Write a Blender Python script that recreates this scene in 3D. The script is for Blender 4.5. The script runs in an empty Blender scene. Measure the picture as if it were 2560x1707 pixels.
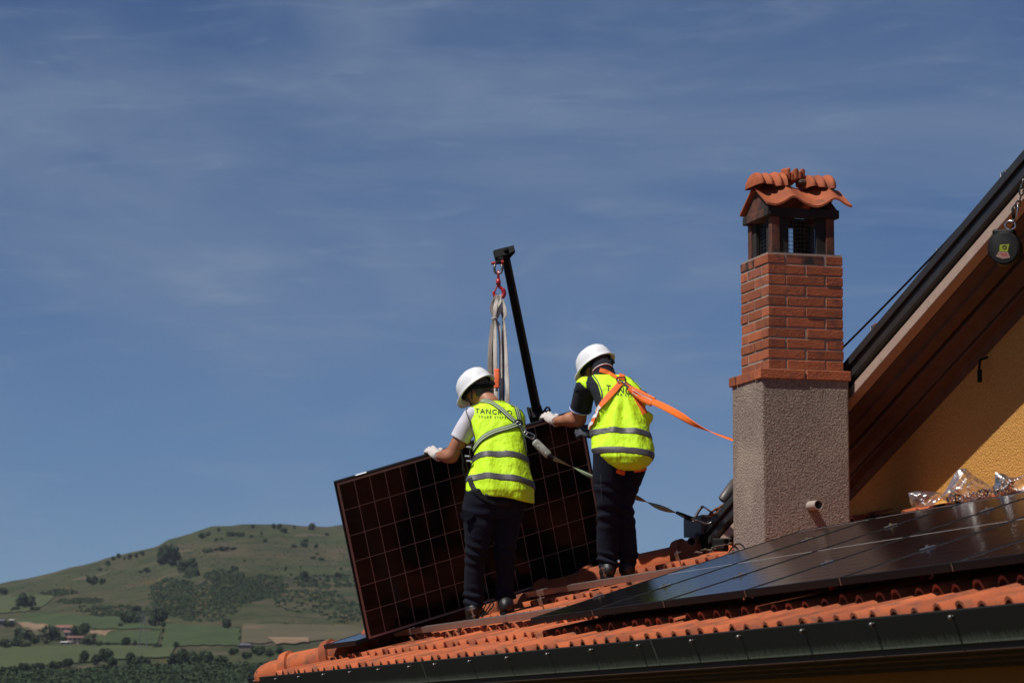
import bpy, bmesh, math, random
import numpy as np
from mathutils import Vector, Matrix
from mathutils.bvhtree import BVHTree

random.seed(7); rng = np.random.default_rng(7)
scene = bpy.context.scene
COL = scene.collection

# ------------------------------------------------------------------ camera
CAM_Z = 8.0
LENS_PX, PITCH = 7879.0, math.radians(7.25)          # focal length in photo pixels (2560 wide)
cam_data = bpy.data.cameras.new('camera')
cam_data.sensor_width = 36.0
cam_data.lens = 36.0 * LENS_PX / 2560.0
cam_data.clip_start = 0.5; cam_data.clip_end = 30000.0
cam_data.dof.use_dof = True
cam_data.dof.focus_distance = 20.5
cam_data.dof.aperture_fstop = 9.0
camera = bpy.data.objects.new('camera', cam_data)
camera.location = (0, 0, CAM_Z)
camera.rotation_euler = (math.pi / 2 + PITCH, 0, 0)
COL.objects.link(camera); scene.camera = camera

# ------------------------------------------------------------------ sun and sky
SUN_TO = Vector((0.528, 0.335, -1.0)).normalized()   # the way the light travels
SUN_EL = math.asin(-SUN_TO.z)
SUN_AZ = math.atan2(-SUN_TO.x, -SUN_TO.y)            # clockwise from +Y
sun_data = bpy.data.lights.new('sun', 'SUN')
sun_data.energy = 4.6; sun_data.angle = math.radians(0.53); sun_data.color = (1.0, 0.955, 0.88)
sun = bpy.data.objects.new('sun', sun_data)
sun.rotation_euler = SUN_TO.to_track_quat('-Z', 'Y').to_euler()
sun.location = (-20, -10, 40)
COL.objects.link(sun)

world = bpy.data.worlds.new('World'); scene.world = world; world.use_nodes = True
wt = world.node_tree; wt.nodes.clear()
def wn(t, **k):
    nd = wt.nodes.new(t)
    for a, b in k.items(): setattr(nd, a, b)
    return nd
sky = wn('ShaderNodeTexSky', sky_type='NISHITA', sun_disc=False)
sky.sun_elevation = SUN_EL; sky.sun_rotation = SUN_AZ
sky.altitude = 2200; sky.air_density = 0.85; sky.dust_density = 0.0; sky.ozone_density = 3.5
bgn = wn('ShaderNodeBackground'); bgn.inputs['Strength'].default_value = 0.051
wout = wn('ShaderNodeOutputWorld')
# thin cirrus: stretched noise over the direction of the sky, only lightly lighter than the blue
tco = wn('ShaderNodeTexCoord')
def cirrus(rot, scale, nscale, lo, hi, amount, detail=6.0, dist=0.4):
    mp = wn('ShaderNodeMapping'); mp.inputs['Rotation'].default_value = rot; mp.inputs['Scale'].default_value = scale
    wt.links.new(tco.outputs['Generated'], mp.inputs['Vector'])
    nz = wn('ShaderNodeTexNoise'); nz.inputs['Scale'].default_value = nscale; nz.inputs['Detail'].default_value = detail
    nz.inputs['Roughness'].default_value = 0.55; nz.inputs['Distortion'].default_value = dist
    wt.links.new(mp.outputs['Vector'], nz.inputs['Vector'])
    rp = wn('ShaderNodeMapRange'); rp.interpolation_type = 'SMOOTHSTEP'
    rp.inputs['From Min'].default_value = lo; rp.inputs['From Max'].default_value = hi
    rp.inputs['To Min'].default_value = 0.0; rp.inputs['To Max'].default_value = amount
    wt.links.new(nz.outputs['Fac'], rp.inputs['Value'])
    return rp.outputs['Result']
c1 = cirrus((0, math.radians(20), 0), (1.0, 1.0, 2.8), 4.6, 0.42, 0.76, 0.50, 5.0, 0.6)
c2 = cirrus((0, math.radians(26), 0.3), (1.0, 1.0, 4.5), 10.0, 0.50, 0.84, 0.36, 9.0, 1.0)
c3 = cirrus((0, math.radians(-7), 1.1), (1.0, 1.0, 8.0), 21.0, 0.54, 0.84, 0.22, 9.0, 1.6)
ad = wn('ShaderNodeMath', operation='ADD'); wt.links.new(c1, ad.inputs[0]); wt.links.new(c2, ad.inputs[1])
ad2 = wn('ShaderNodeMath', operation='ADD', use_clamp=True); wt.links.new(ad.outputs[0], ad2.inputs[0]); wt.links.new(c3, ad2.inputs[1])
tint = wn('ShaderNodeMix', data_type='RGBA', blend_type='MULTIPLY'); tint.inputs['Factor'].default_value = 1.0
wt.links.new(sky.outputs['Color'], tint.inputs['A']); tint.inputs['B'].default_value = (0.80, 0.94, 1.14, 1)     # the camera's cool rendering of the blue
mixc = wn('ShaderNodeMix', data_type='RGBA')
wt.links.new(ad2.outputs[0], mixc.inputs['Factor'])
wt.links.new(tint.outputs['Result'], mixc.inputs['A'])
mixc.inputs['B'].default_value = (4.3, 5.6, 7.7, 1)
wt.links.new(mixc.outputs['Result'], bgn.inputs['Color'])
wt.links.new(bgn.outputs['Background'], wout.inputs['Surface'])

scene.view_settings.view_transform = 'Standard'
scene.view_settings.look = 'None'
scene.view_settings.exposure = 0.0
scene.view_settings.gamma = 1.0
scene.view_settings.use_curve_mapping = False

# ------------------------------------------------------------------ frames of reference
CAM = np.array([0, 0, CAM_Z])
AL, SL = math.radians(73.68), math.radians(17.8)
UP = np.array([0, 0, 1.0])
EAVE = np.array([math.cos(AL), -math.sin(AL), 0])      # along the eave, towards the near end
UH = np.array([math.sin(AL), math.cos(AL), 0])          # level, away from the eave
US = UH * math.cos(SL) + UP * math.sin(SL)              # up the roof slope
RN = -UH * math.sin(SL) + UP * math.cos(SL)             # roof normal
P0 = np.array([.1002, 17.902, CAM_Z + .6991])           # lower far corner of the row of panels
def R(a, b, c): return P0 + EAVE * a + US * b + RN * c   # along eave, up slope, off the slope
def HZ(a, h, z): q = P0 + EAVE * a + UH * h; return np.array([q[0], q[1], z])
def ray(x, y):
    a = (x - 1280) / LENS_PX; b = -(y - 853.5) / LENS_PX
    c, s = math.cos(PITCH), math.sin(PITCH)
    return np.array([a, c - b * s, s + b * c])
def at(x, y, Y):
    r = ray(x, y); return CAM + r * (Y / r[1])
def onplane(x, y, q, nn):
    r = ray(x, y); return CAM + r * (np.dot(np.asarray(q) - CAM, nn) / np.dot(r, nn))

# ------------------------------------------------------------------ materials
MATS = {}
def new_mat(name):
    m = bpy.data.materials.new(name); m.use_nodes = True
    nt = m.node_tree; b = nt.nodes['Principled BSDF']
    MATS[name] = m
    return m, nt, b
def N(nt, t, **k):
    nd = nt.nodes.new(t)
    for a, b in k.items(): setattr(nd, a, b)
    return nd
def mat(name, col, rough=.6, metal=0., col2=None, nscale=8., lo=.35, hi=.65, bump=0., bscale=60., bdist=.01,
        objvar=0., spec=None, coat=0., coat_rough=.05, sheen=0., bdetail=4., stretch=None, col3=None, n3=3., lo3=.55, hi3=.7, aniso=None):
    m, nt, b = new_mat(name); L = nt.links.new
    b.inputs['Roughness'].default_value = rough; b.inputs['Metallic'].default_value = metal
    if spec is not None: b.inputs['Specular IOR Level'].default_value = spec
    if coat: b.inputs['Coat Weight'].default_value = coat; b.inputs['Coat Roughness'].default_value = coat_rough
    if sheen: b.inputs['Sheen Weight'].default_value = sheen
    tc = N(nt, 'ShaderNodeTexCoord'); vec = tc.outputs['Object']
    info = N(nt, 'ShaderNodeObjectInfo')
    if objvar:   # shift the pattern from piece to piece
        va = N(nt, 'ShaderNodeVectorMath', operation='ADD'); L(vec, va.inputs[0])
        sc = N(nt, 'ShaderNodeVectorMath', operation='SCALE'); L(info.outputs['Random'], sc.inputs['Scale'])
        sc.inputs[0].default_value = (37, 19, 53); L(sc.outputs[0], va.inputs[1]); vec = va.outputs[0]
    if stretch:
        mp = N(nt, 'ShaderNodeMapping'); mp.inputs['Scale'].default_value = stretch; L(vec, mp.inputs['Vector']); vec = mp.outputs[0]
    out = None
    if col2 is not None:
        nz = N(nt, 'ShaderNodeTexNoise'); nz.inputs['Scale'].default_value = nscale; nz.inputs['Detail'].default_value = 6
        L(vec, nz.inputs['Vector'])
        rp = N(nt, 'ShaderNodeMapRange'); rp.inputs['From Min'].default_value = lo; rp.inputs['From Max'].default_value = hi
        L(nz.outputs['Fac'], rp.inputs['Value'])
        mx = N(nt, 'ShaderNodeMix', data_type='RGBA'); L(rp.outputs[0], mx.inputs['Factor'])
        mx.inputs['A'].default_value = (*col, 1); mx.inputs['B'].default_value = (*col2, 1); out = mx.outputs['Result']
        if col3 is not None:
            nz3 = N(nt, 'ShaderNodeTexNoise'); nz3.inputs['Scale'].default_value = n3; nz3.inputs['Detail'].default_value = 7
            L(vec, nz3.inputs['Vector'])
            r3 = N(nt, 'ShaderNodeMapRange'); r3.inputs['From Min'].default_value = lo3; r3.inputs['From Max'].default_value = hi3
            L(nz3.outputs['Fac'], r3.inputs['Value'])
            m3 = N(nt, 'ShaderNodeMix', data_type='RGBA'); L(r3.outputs[0], m3.inputs['Factor'])
            L(out, m3.inputs['A']); m3.inputs['B'].default_value = (*col3, 1); out = m3.outputs['Result']
    if objvar:
        hs = N(nt, 'ShaderNodeHueSaturation')
        if out: L(out, hs.inputs['Color'])
        else: hs.inputs['Color'].default_value = (*col, 1)
        r4 = N(nt, 'ShaderNodeMapRange'); r4.inputs['To Min'].default_value = 1 - objvar; r4.inputs['To Max'].default_value = 1 + objvar
        L(info.outputs['Random'], r4.inputs['Value']); L(r4.outputs[0], hs.inputs['Value']); out = hs.outputs[0]
    if out: L(out, b.inputs['Base Color'])
    else: b.inputs['Base Color'].default_value = (*col, 1)
    if bump:
        bz = N(nt, 'ShaderNodeTexNoise'); bz.inputs['Scale'].default_value = bscale; bz.inputs['Detail'].default_value = bdetail
        L(vec, bz.inputs['Vector'])
        bp = N(nt, 'ShaderNodeBump'); bp.inputs['Strength'].default_value = bump; bp.inputs['Distance'].default_value = bdist
        L(bz.outputs['Fac'], bp.inputs['Height']); L(bp.outputs[0], b.inputs['Normal'])
    return m

mat('terracotta', (.42, .098, .028), .85, col2=(.32, .070, .021), nscale=7, bump=.35, bscale=90, objvar=.32, col3=(.13, .058, .032), n3=12, lo3=.52, hi3=.74)
mat('terracotta_clean', (.40, .096, .030), .8, col2=(.29, .066, .022), nscale=9, bump=.3, bscale=100, objvar=.12, col3=(.06, .03, .022), n3=5, lo3=.60, hi3=.78)
mat('terracotta_sooty', (.15, .045, .024), .85, col2=(.022, .015, .012), nscale=7, lo=.36, hi=.62, bump=.3, bscale=80)
mat('soot_and_shade', (.014, .011, .009), .9, col2=(.045, .02, .014), nscale=6, lo=.5, hi=.78, bump=.3)
mat('brick', (.37, .098, .034), .85, col2=(.28, .070, .027), nscale=14, bump=.45, bscale=90, objvar=.26, col3=(.16, .055, .038), n3=18, lo3=.54, hi3=.72)
mat('brick_sooty', (.30, .085, .045), .85, col2=(.02, .015, .012), nscale=9, lo=.40, hi=.55, bump=.35, bscale=120, objvar=.1)
mat('mortar', (.33, .26, .21), .95, col2=(.28, .22, .18), nscale=40, bump=.5, bscale=150)
mat('render_grey', (.335, .255, .21), .95, col2=(.185, .135, .108), nscale=70, lo=.38, hi=.68, bump=1.0, bscale=95, bdist=.022, bdetail=6, col3=(.42, .335, .26), n3=2.4, lo3=.48, hi3=.72)
mat('yellow_render', (.70, .355, .080), .95, col2=(.50, .235, .045), nscale=80, lo=.36, hi=.70, bump=1.0, bscale=100, bdist=.016, bdetail=5)
mat('orange_render', (.50, .17, .03), .95, col2=(.44, .14, .025), nscale=3, bump=.6, bscale=70)
mat('eave_wood', (.078, .034, .021), .7, col2=(.056, .024, .0155), nscale=10, bump=.2, bscale=40, stretch=(1, 1, 1))
mat('barge_board', (.40, .28, .22), .8, col2=(.37, .25, .20), nscale=16, bump=.4, bscale=90, col3=(.22, .15, .12), n3=30, lo3=.62, hi3=.75)
mat('black_flashing', (.022, .021, .021), .45, col2=(.030, .029, .028), nscale=9, spec=.4)
mat('aluminium', (.62, .60, .58), .30, 1.0, col2=(.50, .48, .47), nscale=25, bump=.05, bscale=200)
mat('rail_metal', (.46, .37, .33), .42, .85, col2=(.40, .32, .29), nscale=12)
mat('black_frame', (.006, .006, .007), .55, spec=.12)
mat('solar_cell', (.0032, .0030, .0038), .14, col2=(.0045, .0042, .005), nscale=3, spec=.15, bump=.03, bscale=1.0, bdist=.02, stretch=(3, 160, 1))
mat('backsheet', (.30, .24, .23), .3, spec=.2)
mat('backsheet_white', (.42, .40, .38), .25, spec=.5)
mat('white_label', (.75, .75, .74), .5, col2=(.55, .55, .55), nscale=60, lo=.5, hi=.6)
mat('steel', (.55, .55, .56), .25, 1.0)
mat('dark_steel', (.20, .19, .18), .4, .9, col2=(.13, .12, .115), nscale=30)
mat('rusty_steel', (.26, .085, .035), .8, .3, col2=(.12, .045, .025), nscale=40, bump=.3, bscale=120)
mat('red_paint', (.40, .012, .016), .4, coat=.3)
mat('black_metal', (.009, .009, .010), .75, spec=.15)
mat('boom_blue_black', (.014, .021, .040), .35)
mat('boom_copper', (.20, .05, .025), .4, .4)
mat('sling_canvas', (.56, .51, .46), .9, col2=(.22, .18, .16), nscale=10, lo=.40, hi=.62, bump=.4, bscale=150, stretch=(1, 1, .25))
mat('sling_dirty', (.30, .25, .215), .9, col2=(.12, .10, .09), nscale=9, lo=.38, hi=.62, bump=.4, bscale=150, stretch=(1, 1, .25))
mat('orange_tag', (.80, .12, .02), .6)
mat('hi_vis', (.64, 1.0, .012), .75, col2=(.60, .94, .012), nscale=5, bump=.8, bscale=13, bdist=.026, bdetail=3, stretch=(1.3, 1.3, .7))
mat('grey_piping', (.07, .07, .075), .8)
mat('reflective_tape', (.085, .08, .083), .55, col2=(.065, .06, .063), nscale=20, spec=.6)
mat('navy_cloth', (.0070, .0085, .019), .95, col2=(.005, .006, .013), nscale=10, bump=.3, bscale=90, bdist=.004)
mat('navy_trousers', (.0058, .0076, .0185), .95, col2=(.0036, .0046, .0110), nscale=9, bump=.4, bscale=28, bdist=.012, spec=.25)
mat('stitching', (.035, .040, .058), .8)
mat('white_cotton', (.62, .60, .66), .9, col2=(.56, .54, .60), nscale=8, bump=.25, bscale=50, bdist=.006)
mat('skin', (.40, .17, .095), .5, col2=(.33, .125, .07), nscale=16, bump=.1, bscale=180, bdist=.003)
mat('short_hair', (.14, .12, .11), .9, col2=(.05, .04, .036), nscale=90, bump=.6, bscale=300, bdist=.004)
mat('shaved_hair', (.17, .095, .07), .8, col2=(.11, .065, .05), nscale=90)
mat('helmet_white', (.80, .80, .82), .32, coat=.25, coat_rough=.15)
mat('helmet_inside', (.42, .40, .36), .6)
mat('black_plastic', (.007, .007, .007), .6, spec=.2)
mat('glove_knit', (.62, .56, .54), .95, col2=(.50, .45, .43), nscale=30, bump=.5, bscale=220, bdist=.003)
mat('glove_print', (.07, .065, .07), .9)
mat('glove_grey', (.08, .095, .125), .8, col2=(.025, .028, .038), nscale=30, bump=.3, bscale=150)
mat('boot_leather', (.010, .010, .010), .45, col2=(.018, .017, .016), nscale=25, bump=.3, bscale=120)
mat('boot_grey', (.32, .31, .32), .8)
mat('orange_web', (.90, .17, .012), .7, col2=(.78, .13, .010), nscale=30, bump=.3, bscale=250, bdist=.002)
mat('shock_casing', (.40, .42, .36), .45, col2=(.25, .27, .22), nscale=18)
mat('trunk_bark', (.10, .075, .055), .9, col2=(.06, .045, .035), nscale=6)
mat('pipe_pvc', (.42, .34, .29), .6, col2=(.36, .29, .25), nscale=15)
mat('pipe_dark', (.085, .07, .065), .45, col2=(.06, .05, .048), nscale=12)
mat('yellow_plastic', (.45, .50, .05), .5)
mat('stucco_pale', (.62, .56, .50), .9); mat('stucco_pink', (.50, .33, .27), .9); mat('slate_dark', (.09, .09, .11), .7)
mat('farm_roof', (.22, .092, .064), .85, col2=(.16, .07, .05), nscale=.8)
mat('window_dark', (.02, .022, .026), .3); mat('concrete_pale', (.60, .58, .55), .9)
mat('pylon_grey', (.12, .14, .14), .8)
mat('print_black', (.012, .013, .013), .8)
mat('print_white', (.75, .73, .72), .7)
mat('moss', (.12, .11, .05), .95, col2=(.06, .06, .03), nscale=30, bump=.6)
mat('roof_deck', (.06, .035, .025), .95)
mat('mortar_dark', (.14, .10, .075), .95, col2=(.07, .05, .04), nscale=20, bump=.8, bscale=60)

def foliage(name, c1, c2, c3=None):
    return mat(name, c1, .8, col2=c2, nscale=.9, lo=.4, hi=.6, objvar=.22, spec=.2)
foliage('leaf_dark', (.032, .052, .020), (.020, .036, .015))
foliage('leaf_mid', (.050, .075, .028), (.032, .050, .020))
foliage('leaf_olive', (.075, .085, .045), (.045, .058, .028))
mat('broom_yellow', (.38, .22, .02), .8, objvar=.2)

def gutter_material():
    m, nt, b = new_mat('copper_gutter'); L = nt.links.new
    b.inputs['Metallic'].default_value = .0; b.inputs['Roughness'].default_value = .6; b.inputs['Specular IOR Level'].default_value = .15
    at_ = N(nt, 'ShaderNodeUVMap'); sp = N(nt, 'ShaderNodeSeparateXYZ'); L(at_.outputs[0], sp.inputs[0])
    tc = N(nt, 'ShaderNodeTexCoord'); mp = N(nt, 'ShaderNodeMapping'); mp.inputs['Scale'].default_value = (60, 60, 4)
    L(tc.outputs['Object'], mp.inputs['Vector'])
    nz = N(nt, 'ShaderNodeTexNoise'); nz.inputs['Scale'].default_value = 1.0; nz.inputs['Detail'].default_value = 5; L(mp.outputs[0], nz.inputs['Vector'])
    # verdigris gathers where the rain drips off the lower lip (v = 0)
    mm = N(nt, 'ShaderNodeMath', operation='MULTIPLY_ADD'); L(nz.outputs['Fac'], mm.inputs[0]); mm.inputs[1].default_value = -.55; L(sp.outputs['Y'], mm.inputs[2])
    rp = N(nt, 'ShaderNodeMapRange'); rp.inputs['From Min'].default_value = -.28; rp.inputs['From Max'].default_value = .0
    rp.inputs['To Min'].default_value = .75; rp.inputs['To Max'].default_value = 0; L(mm.outputs[0], rp.inputs['Value'])
    nz2 = N(nt, 'ShaderNodeTexNoise'); nz2.inputs['Scale'].default_value = 3; nz2.inputs['Detail'].default_value = 8; L(tc.outputs['Object'], nz2.inputs['Vector'])
    mx0 = N(nt, 'ShaderNodeMix', data_type='RGBA'); L(nz2.outputs['Fac'], mx0.inputs['Factor'])
    mx0.inputs['A'].default_value = (.021, .018, .0155, 1); mx0.inputs['B'].default_value = (.015, .0145, .013, 1)
    mx = N(nt, 'ShaderNodeMix', data_type='RGBA'); L(rp.outputs[0], mx.inputs['Factor'])
    L(mx0.outputs['Result'], mx.inputs['A']); mx.inputs['B'].default_value = (.12, .135, .10, 1)
    L(mx.outputs['Result'], b.inputs['Base Color'])
gutter_material()

def web_stripes():
    m, nt, b = new_mat('green_web'); L = nt.links.new
    b.inputs['Roughness'].default_value = .75
    uv = N(nt, 'ShaderNodeUVMap'); sp = N(nt, 'ShaderNodeSeparateXYZ'); L(uv.outputs[0], sp.inputs[0])
    rp = N(nt, 'ShaderNodeValToRGB'); cr = rp.color_ramp; cr.interpolation = 'CONSTANT'
    cols = [(0, (.02, .024, .02)), (.16, (.40, .50, .30)), (.40, (.015, .017, .015)), (.58, (.40, .50, .30)), (.84, (.02, .024, .02))]
    cr.elements[0].position = 0; cr.elements[0].color = (*cols[0][1], 1)
    cr.elements[1].position = cols[1][0]; cr.elements[1].color = (*cols[1][1], 1)
    for p, c in cols[2:]:
        e = cr.elements.new(p); e.color = (*c, 1)
    L(sp.outputs['X'], rp.inputs[0]); L(rp.outputs[0], b.inputs['Base Color'])
web_stripes()

def plastic_film():
    m, nt, b = new_mat('plastic_film'); L = nt.links.new
    nt.nodes.remove(b); out = nt.nodes['Material Output']
    tr = N(nt, 'ShaderNodeBsdfTransparent'); tr.inputs[0].default_value = (.93, .91, .92, 1)
    gl = N(nt, 'ShaderNodeBsdfGlossy'); gl.inputs['Roughness'].default_value = .26; gl.inputs[0].default_value = (.8, .8, .8, 1)
    df = N(nt, 'ShaderNodeBsdfDiffuse'); df.inputs[0].default_value = (.75, .68, .72, 1)
    m1 = N(nt, 'ShaderNodeMixShader'); m1.inputs[0].default_value = .07; L(tr.outputs[0], m1.inputs[1]); L(df.outputs[0], m1.inputs[2])
    fr = N(nt, 'ShaderNodeFresnel'); fr.inputs['IOR'].default_value = 1.5
    ma = N(nt, 'ShaderNodeMath', operation='MULTIPLY_ADD', use_clamp=True); L(fr.outputs[0], ma.inputs[0]); ma.inputs[1].default_value = .55; ma.inputs[2].default_value = .0
    m2 = N(nt, 'ShaderNodeMixShader'); L(ma.outputs[0], m2.inputs[0]); L(m1.outputs[0], m2.inputs[1]); L(gl.outputs[0], m2.inputs[2])
    tc = N(nt, 'ShaderNodeTexCoord'); nz = N(nt, 'ShaderNodeTexNoise'); nz.inputs['Scale'].default_value = 22; nz.inputs['Detail'].default_value = 3; nz.inputs['Distortion'].default_value = 1.5
    L(tc.outputs['Object'], nz.inputs['Vector'])
    bp = N(nt, 'ShaderNodeBump'); bp.inputs['Strength'].default_value = .3; bp.inputs['Distance'].default_value = .02; L(nz.outputs['Fac'], bp.inputs['Height'])
    L(bp.outputs[0], gl.inputs['Normal'])
    L(m2.outputs[0], out.inputs['Surface'])
plastic_film()

# ------------------------------------------------------------------ object helpers
LOC = {}                                                # world position of every object's origin (no parent is ever rotated)
def put(o, world, parent=None):
    """link o so that its origin stands at world, under an unrotated parent"""
    w = Vector(world); LOC[o.name] = w
    if parent is not None:
        o.parent = parent; o.location = w - LOC[parent.name]
    else: o.location = w
    COL.objects.link(o)
    return o
def empty(name, world):
    o = bpy.data.objects.new(name, None); o.empty_display_size = .1
    return put(o, world)
def tag(o, label, cat, group=None):
    o['label'] = label; o['category'] = cat
    if group: o['group'] = group
    return o
def build(name, verts, faces, m, parent=None, smooth=False, origin=None, uv=None, autosmooth=None):
    V = np.asarray(verts, float)
    if origin is None:
        lo, hi = V.min(0), V.max(0); origin = np.array([(lo[0]+hi[0])/2, (lo[1]+hi[1])/2, lo[2]])
    me = bpy.data.meshes.new(name)
    me.from_pydata((V - origin).tolist(), [], [list(map(int, f)) for f in faces])
    if isinstance(m, (list, tuple)):
        for q in m: me.materials.append(MATS[q])
    else: me.materials.append(MATS[m])
    if uv is not None:
        lay = me.uv_layers.new(name='UVMap')
        idx = np.zeros(len(me.loops), int); me.loops.foreach_get('vertex_index', idx)
        lay.data.foreach_set('uv', np.asarray(uv, float)[idx].ravel())
    if smooth: me.shade_smooth()
    if autosmooth is not None:
        me.shade_smooth()
        bm = bmesh.new(); bm.from_mesh(me)
        for e in bm.edges:
            if len(e.link_faces) == 2 and e.calc_face_angle(0) > math.radians(autosmooth): e.smooth = False
        bm.to_mesh(me); bm.free()
    me.update()
    return put(bpy.data.objects.new(name, me), origin, parent)
class MB:
    """collects shapes for one mesh"""
    def __init__(s): s.v = []; s.f = []; s.uv = []
    def add(s, v, f, uv=None):
        k = len(s.v); s.v += [np.asarray(q, float) for q in v]; s.f += [[i + k for i in q] for q in f]
        s.uv += list(uv) if uv is not None else [(0, 0)] * len(v)
        return s
    def hexa(s, c):          # eight corners: bottom ring then top ring
        return s.add(c, [(0, 3, 2, 1), (4, 5, 6, 7), (0, 1, 5, 4), (1, 2, 6, 5), (2, 3, 7, 6), (3, 0, 4, 7)])
    def box(s, fn, a0, a1, b0, b1, c0, c1):
        return s.hexa([fn(a0, b0, c0), fn(a1, b0, c0), fn(a1, b1, c0), fn(a0, b1, c0), fn(a0, b0, c1), fn(a1, b0, c1), fn(a1, b1, c1), fn(a0, b1, c1)])
    def tube(s, pts, rad, n=8, cap=True, closed=False):
        pts = [np.asarray(p, float) for p in pts]; m = len(pts)
        rads = rad if hasattr(rad, '__len__') else [rad] * m
        prev = None; rings = []
        for i, p in enumerate(pts):
            if closed: t = pts[(i + 1) % m] - pts[i - 1]
            else: t = pts[min(i + 1, m - 1)] - pts[max(i - 1, 0)]
            t = t / (np.linalg.norm(t) + 1e-12)
            if prev is None:
                q = np.array([0, 0, 1.]) if abs(t[2]) < .9 else np.array([1., 0, 0])
                x = np.cross(q, t)
            else: x = prev - t * np.dot(prev, t)
            x = x / (np.linalg.norm(x) + 1e-12); prev = x; y = np.cross(t, x)
            rings.append([p + rads[i] * (x * math.cos(2*math.pi*k/n) + y * math.sin(2*math.pi*k/n)) for k in range(n)])
        v = [q for r in rings for q in r]; f = []
        for i in range(m if closed else m - 1):
            j = (i + 1) % m
            for k in range(n):
                k2 = (k + 1) % n; f.append((i*n+k, i*n+k2, j*n+k2, j*n+k))
        if cap and not closed:
            f.append(tuple(range(n - 1, -1, -1))); f.append(tuple((m-1)*n + k for k in range(n)))
        return s.add(v, f)
    def extrude(s, prof, A, B, ex, ey, close=True, cap=True):
        """2-D profile (x,y along ex,ey) swept from A to B"""
        n = len(prof)
        v = [np.asarray(A) + ex*p[0] + ey*p[1] for p in prof] + [np.asarray(B) + ex*p[0] + ey*p[1] for p in prof]
        f = [(i, (i+1) % n, n + (i+1) % n, n + i) for i in range(n if close else n - 1)]
        if cap and close: f += [tuple(range(n-1, -1, -1)), tuple(range(n, 2*n))]
        return s.add(v, f)
    def sphere(s, c, r, seg=10, rings=6, axes=None):
        c = np.asarray(c, float); r = np.asarray(r if hasattr(r, '__len__') else (r, r, r), float)
        ax = np.eye(3) if axes is None else np.asarray(axes)
        v = [c + ax[2]*r[2]]; f = []
        for i in range(1, rings):
            th = math.pi * i / rings
            for k in range(seg):
                ph = 2*math.pi*k/seg
                v.append(c + ax[0]*r[0]*math.sin(th)*math.cos(ph) + ax[1]*r[1]*math.sin(th)*math.sin(ph) + ax[2]*r[2]*math.cos(th))
        v.append(c - ax[2]*r[2]); e = len(v) - 1
        for k in range(seg):
            f.append((0, 1 + k, 1 + (k+1) % seg))
            for i in range(rings - 2):
                a = 1 + i*seg; f.append((a + k, a + seg + k, a + seg + (k+1) % seg, a + (k+1) % seg))
            a = 1 + (rings - 2)*seg; f.append((a + k, e, a + (k+1) % seg))
        return s.add(v, f)
    def done(s, name, m, parent=None, smooth=False, uv=False, origin=None, autosmooth=None):
        return build(name, s.v, s.f, m, parent, smooth, origin, s.uv if uv else None, autosmooth)
def bevel(o, w=.004, seg=1):
    md = o.modifiers.new('bevel', 'BEVEL'); md.width = w; md.segments = seg; md.limit_method = 'ANGLE'; md.angle_limit = math.radians(40)
    return o
def smooth_path(pts, per=8):
    P = [np.asarray(p, float) for p in pts]; P = [2*P[0]-P[1]] + P + [2*P[-1]-P[-2]]; out = []
    for i in range(1, len(P) - 2):
        for k in range(per):
            t = k / per
            out.append(.5*((2*P[i]) + (P[i+1]-P[i-1])*t + (2*P[i-1]-5*P[i]+4*P[i+1]-P[i+2])*t*t + (3*P[i]-P[i-1]-3*P[i+1]+P[i+2])*t**3))
    out.append(P[-2]); return out
def norm(v): v = np.asarray(v, float); return v / np.linalg.norm(v)

# ================================================================== the land
RIDGE = np.array([(-2600,1640),(-1500,1600),(-800,1555),(-300,1500),(0,1468),(63,1454),(163,1431),(245,1413),(272,1404),(327,1390),(395,1373),(422,1357),(480,1344),
                  (528,1325),(574,1323),(604,1317),(672,1315),(781,1319),(822,1321),(860,1315),(950,1326),(1150,1370),(1400,1450),(1800,1560),(2400,1600),(4000,1630)], float)
def az_px(az): return 1280 + LENS_PX * np.tan(np.clip(az, -1.3, 1.3))
def ridge_el(az):
    y = np.interp(az_px(az), RIDGE[:, 0], RIDGE[:, 1]); return (1856 - y) / LENS_PX
E_BASE = (1856 - 1722) / LENS_PX
D_LO, D_HI = 560.0, 1450.0
def hill_el(D, az):
    t = np.clip((D - D_LO) / (D_HI - D_LO), 0, 1)
    return E_BASE + (ridge_el(az) - E_BASE) * t
def sines(x, y, k, seed):
    r = np.random.default_rng(seed); s = 0
    for i in range(7):
        a = r.uniform(0, 2*math.pi); q = k * r.uniform(.6, 1.7); s = s + np.sin(q*(x*math.cos(a)+y*math.sin(a)) + r.uniform(0, 7))
    return s / 7
def land(D, az):
    """height of the land above sea of the scene (camera stands at 8)"""
    x, y = D*np.sin(az), D*np.cos(az)
    far = D * hill_el(np.minimum(D, D_HI), az)
    beyond = np.where(D > D_HI, -(D - D_HI) * .16, 0)
    z_hill = far * np.where(D > D_HI, D_HI / np.maximum(D, 1), 1) + np.maximum(beyond, -110)
    near = np.interp(D, [0, 45, 120, 260, 420, D_LO], [-8, -8, -15, -16, -6, D_LO*E_BASE])
    z = np.where(D < D_LO, near, z_hill)
    w = np.clip((D - 400) / 300, 0, 1)
    z = z + w * (1.6*sines(x, y, .035, 3) + .7*sines(x, y, .11, 4)) + w*np.clip((D-1250)/200, 0, 1)*.6*sines(x, y, .3, 9)
    return CAM_Z + z
def hill_at(px, py):
    r = ray(px, py); az = math.atan2(r[0], r[1]); el = r[2] / math.hypot(r[0], r[1])
    er = float(ridge_el(az)); t = (el - E_BASE) / max(er - E_BASE, 1e-6); t = min(max(t, -.05), 1.0)
    D = D_LO + t*(D_HI - D_LO)
    return np.array([D*math.sin(az), D*math.cos(az), float(land(np.array(D), np.array(az)))]), D
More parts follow.
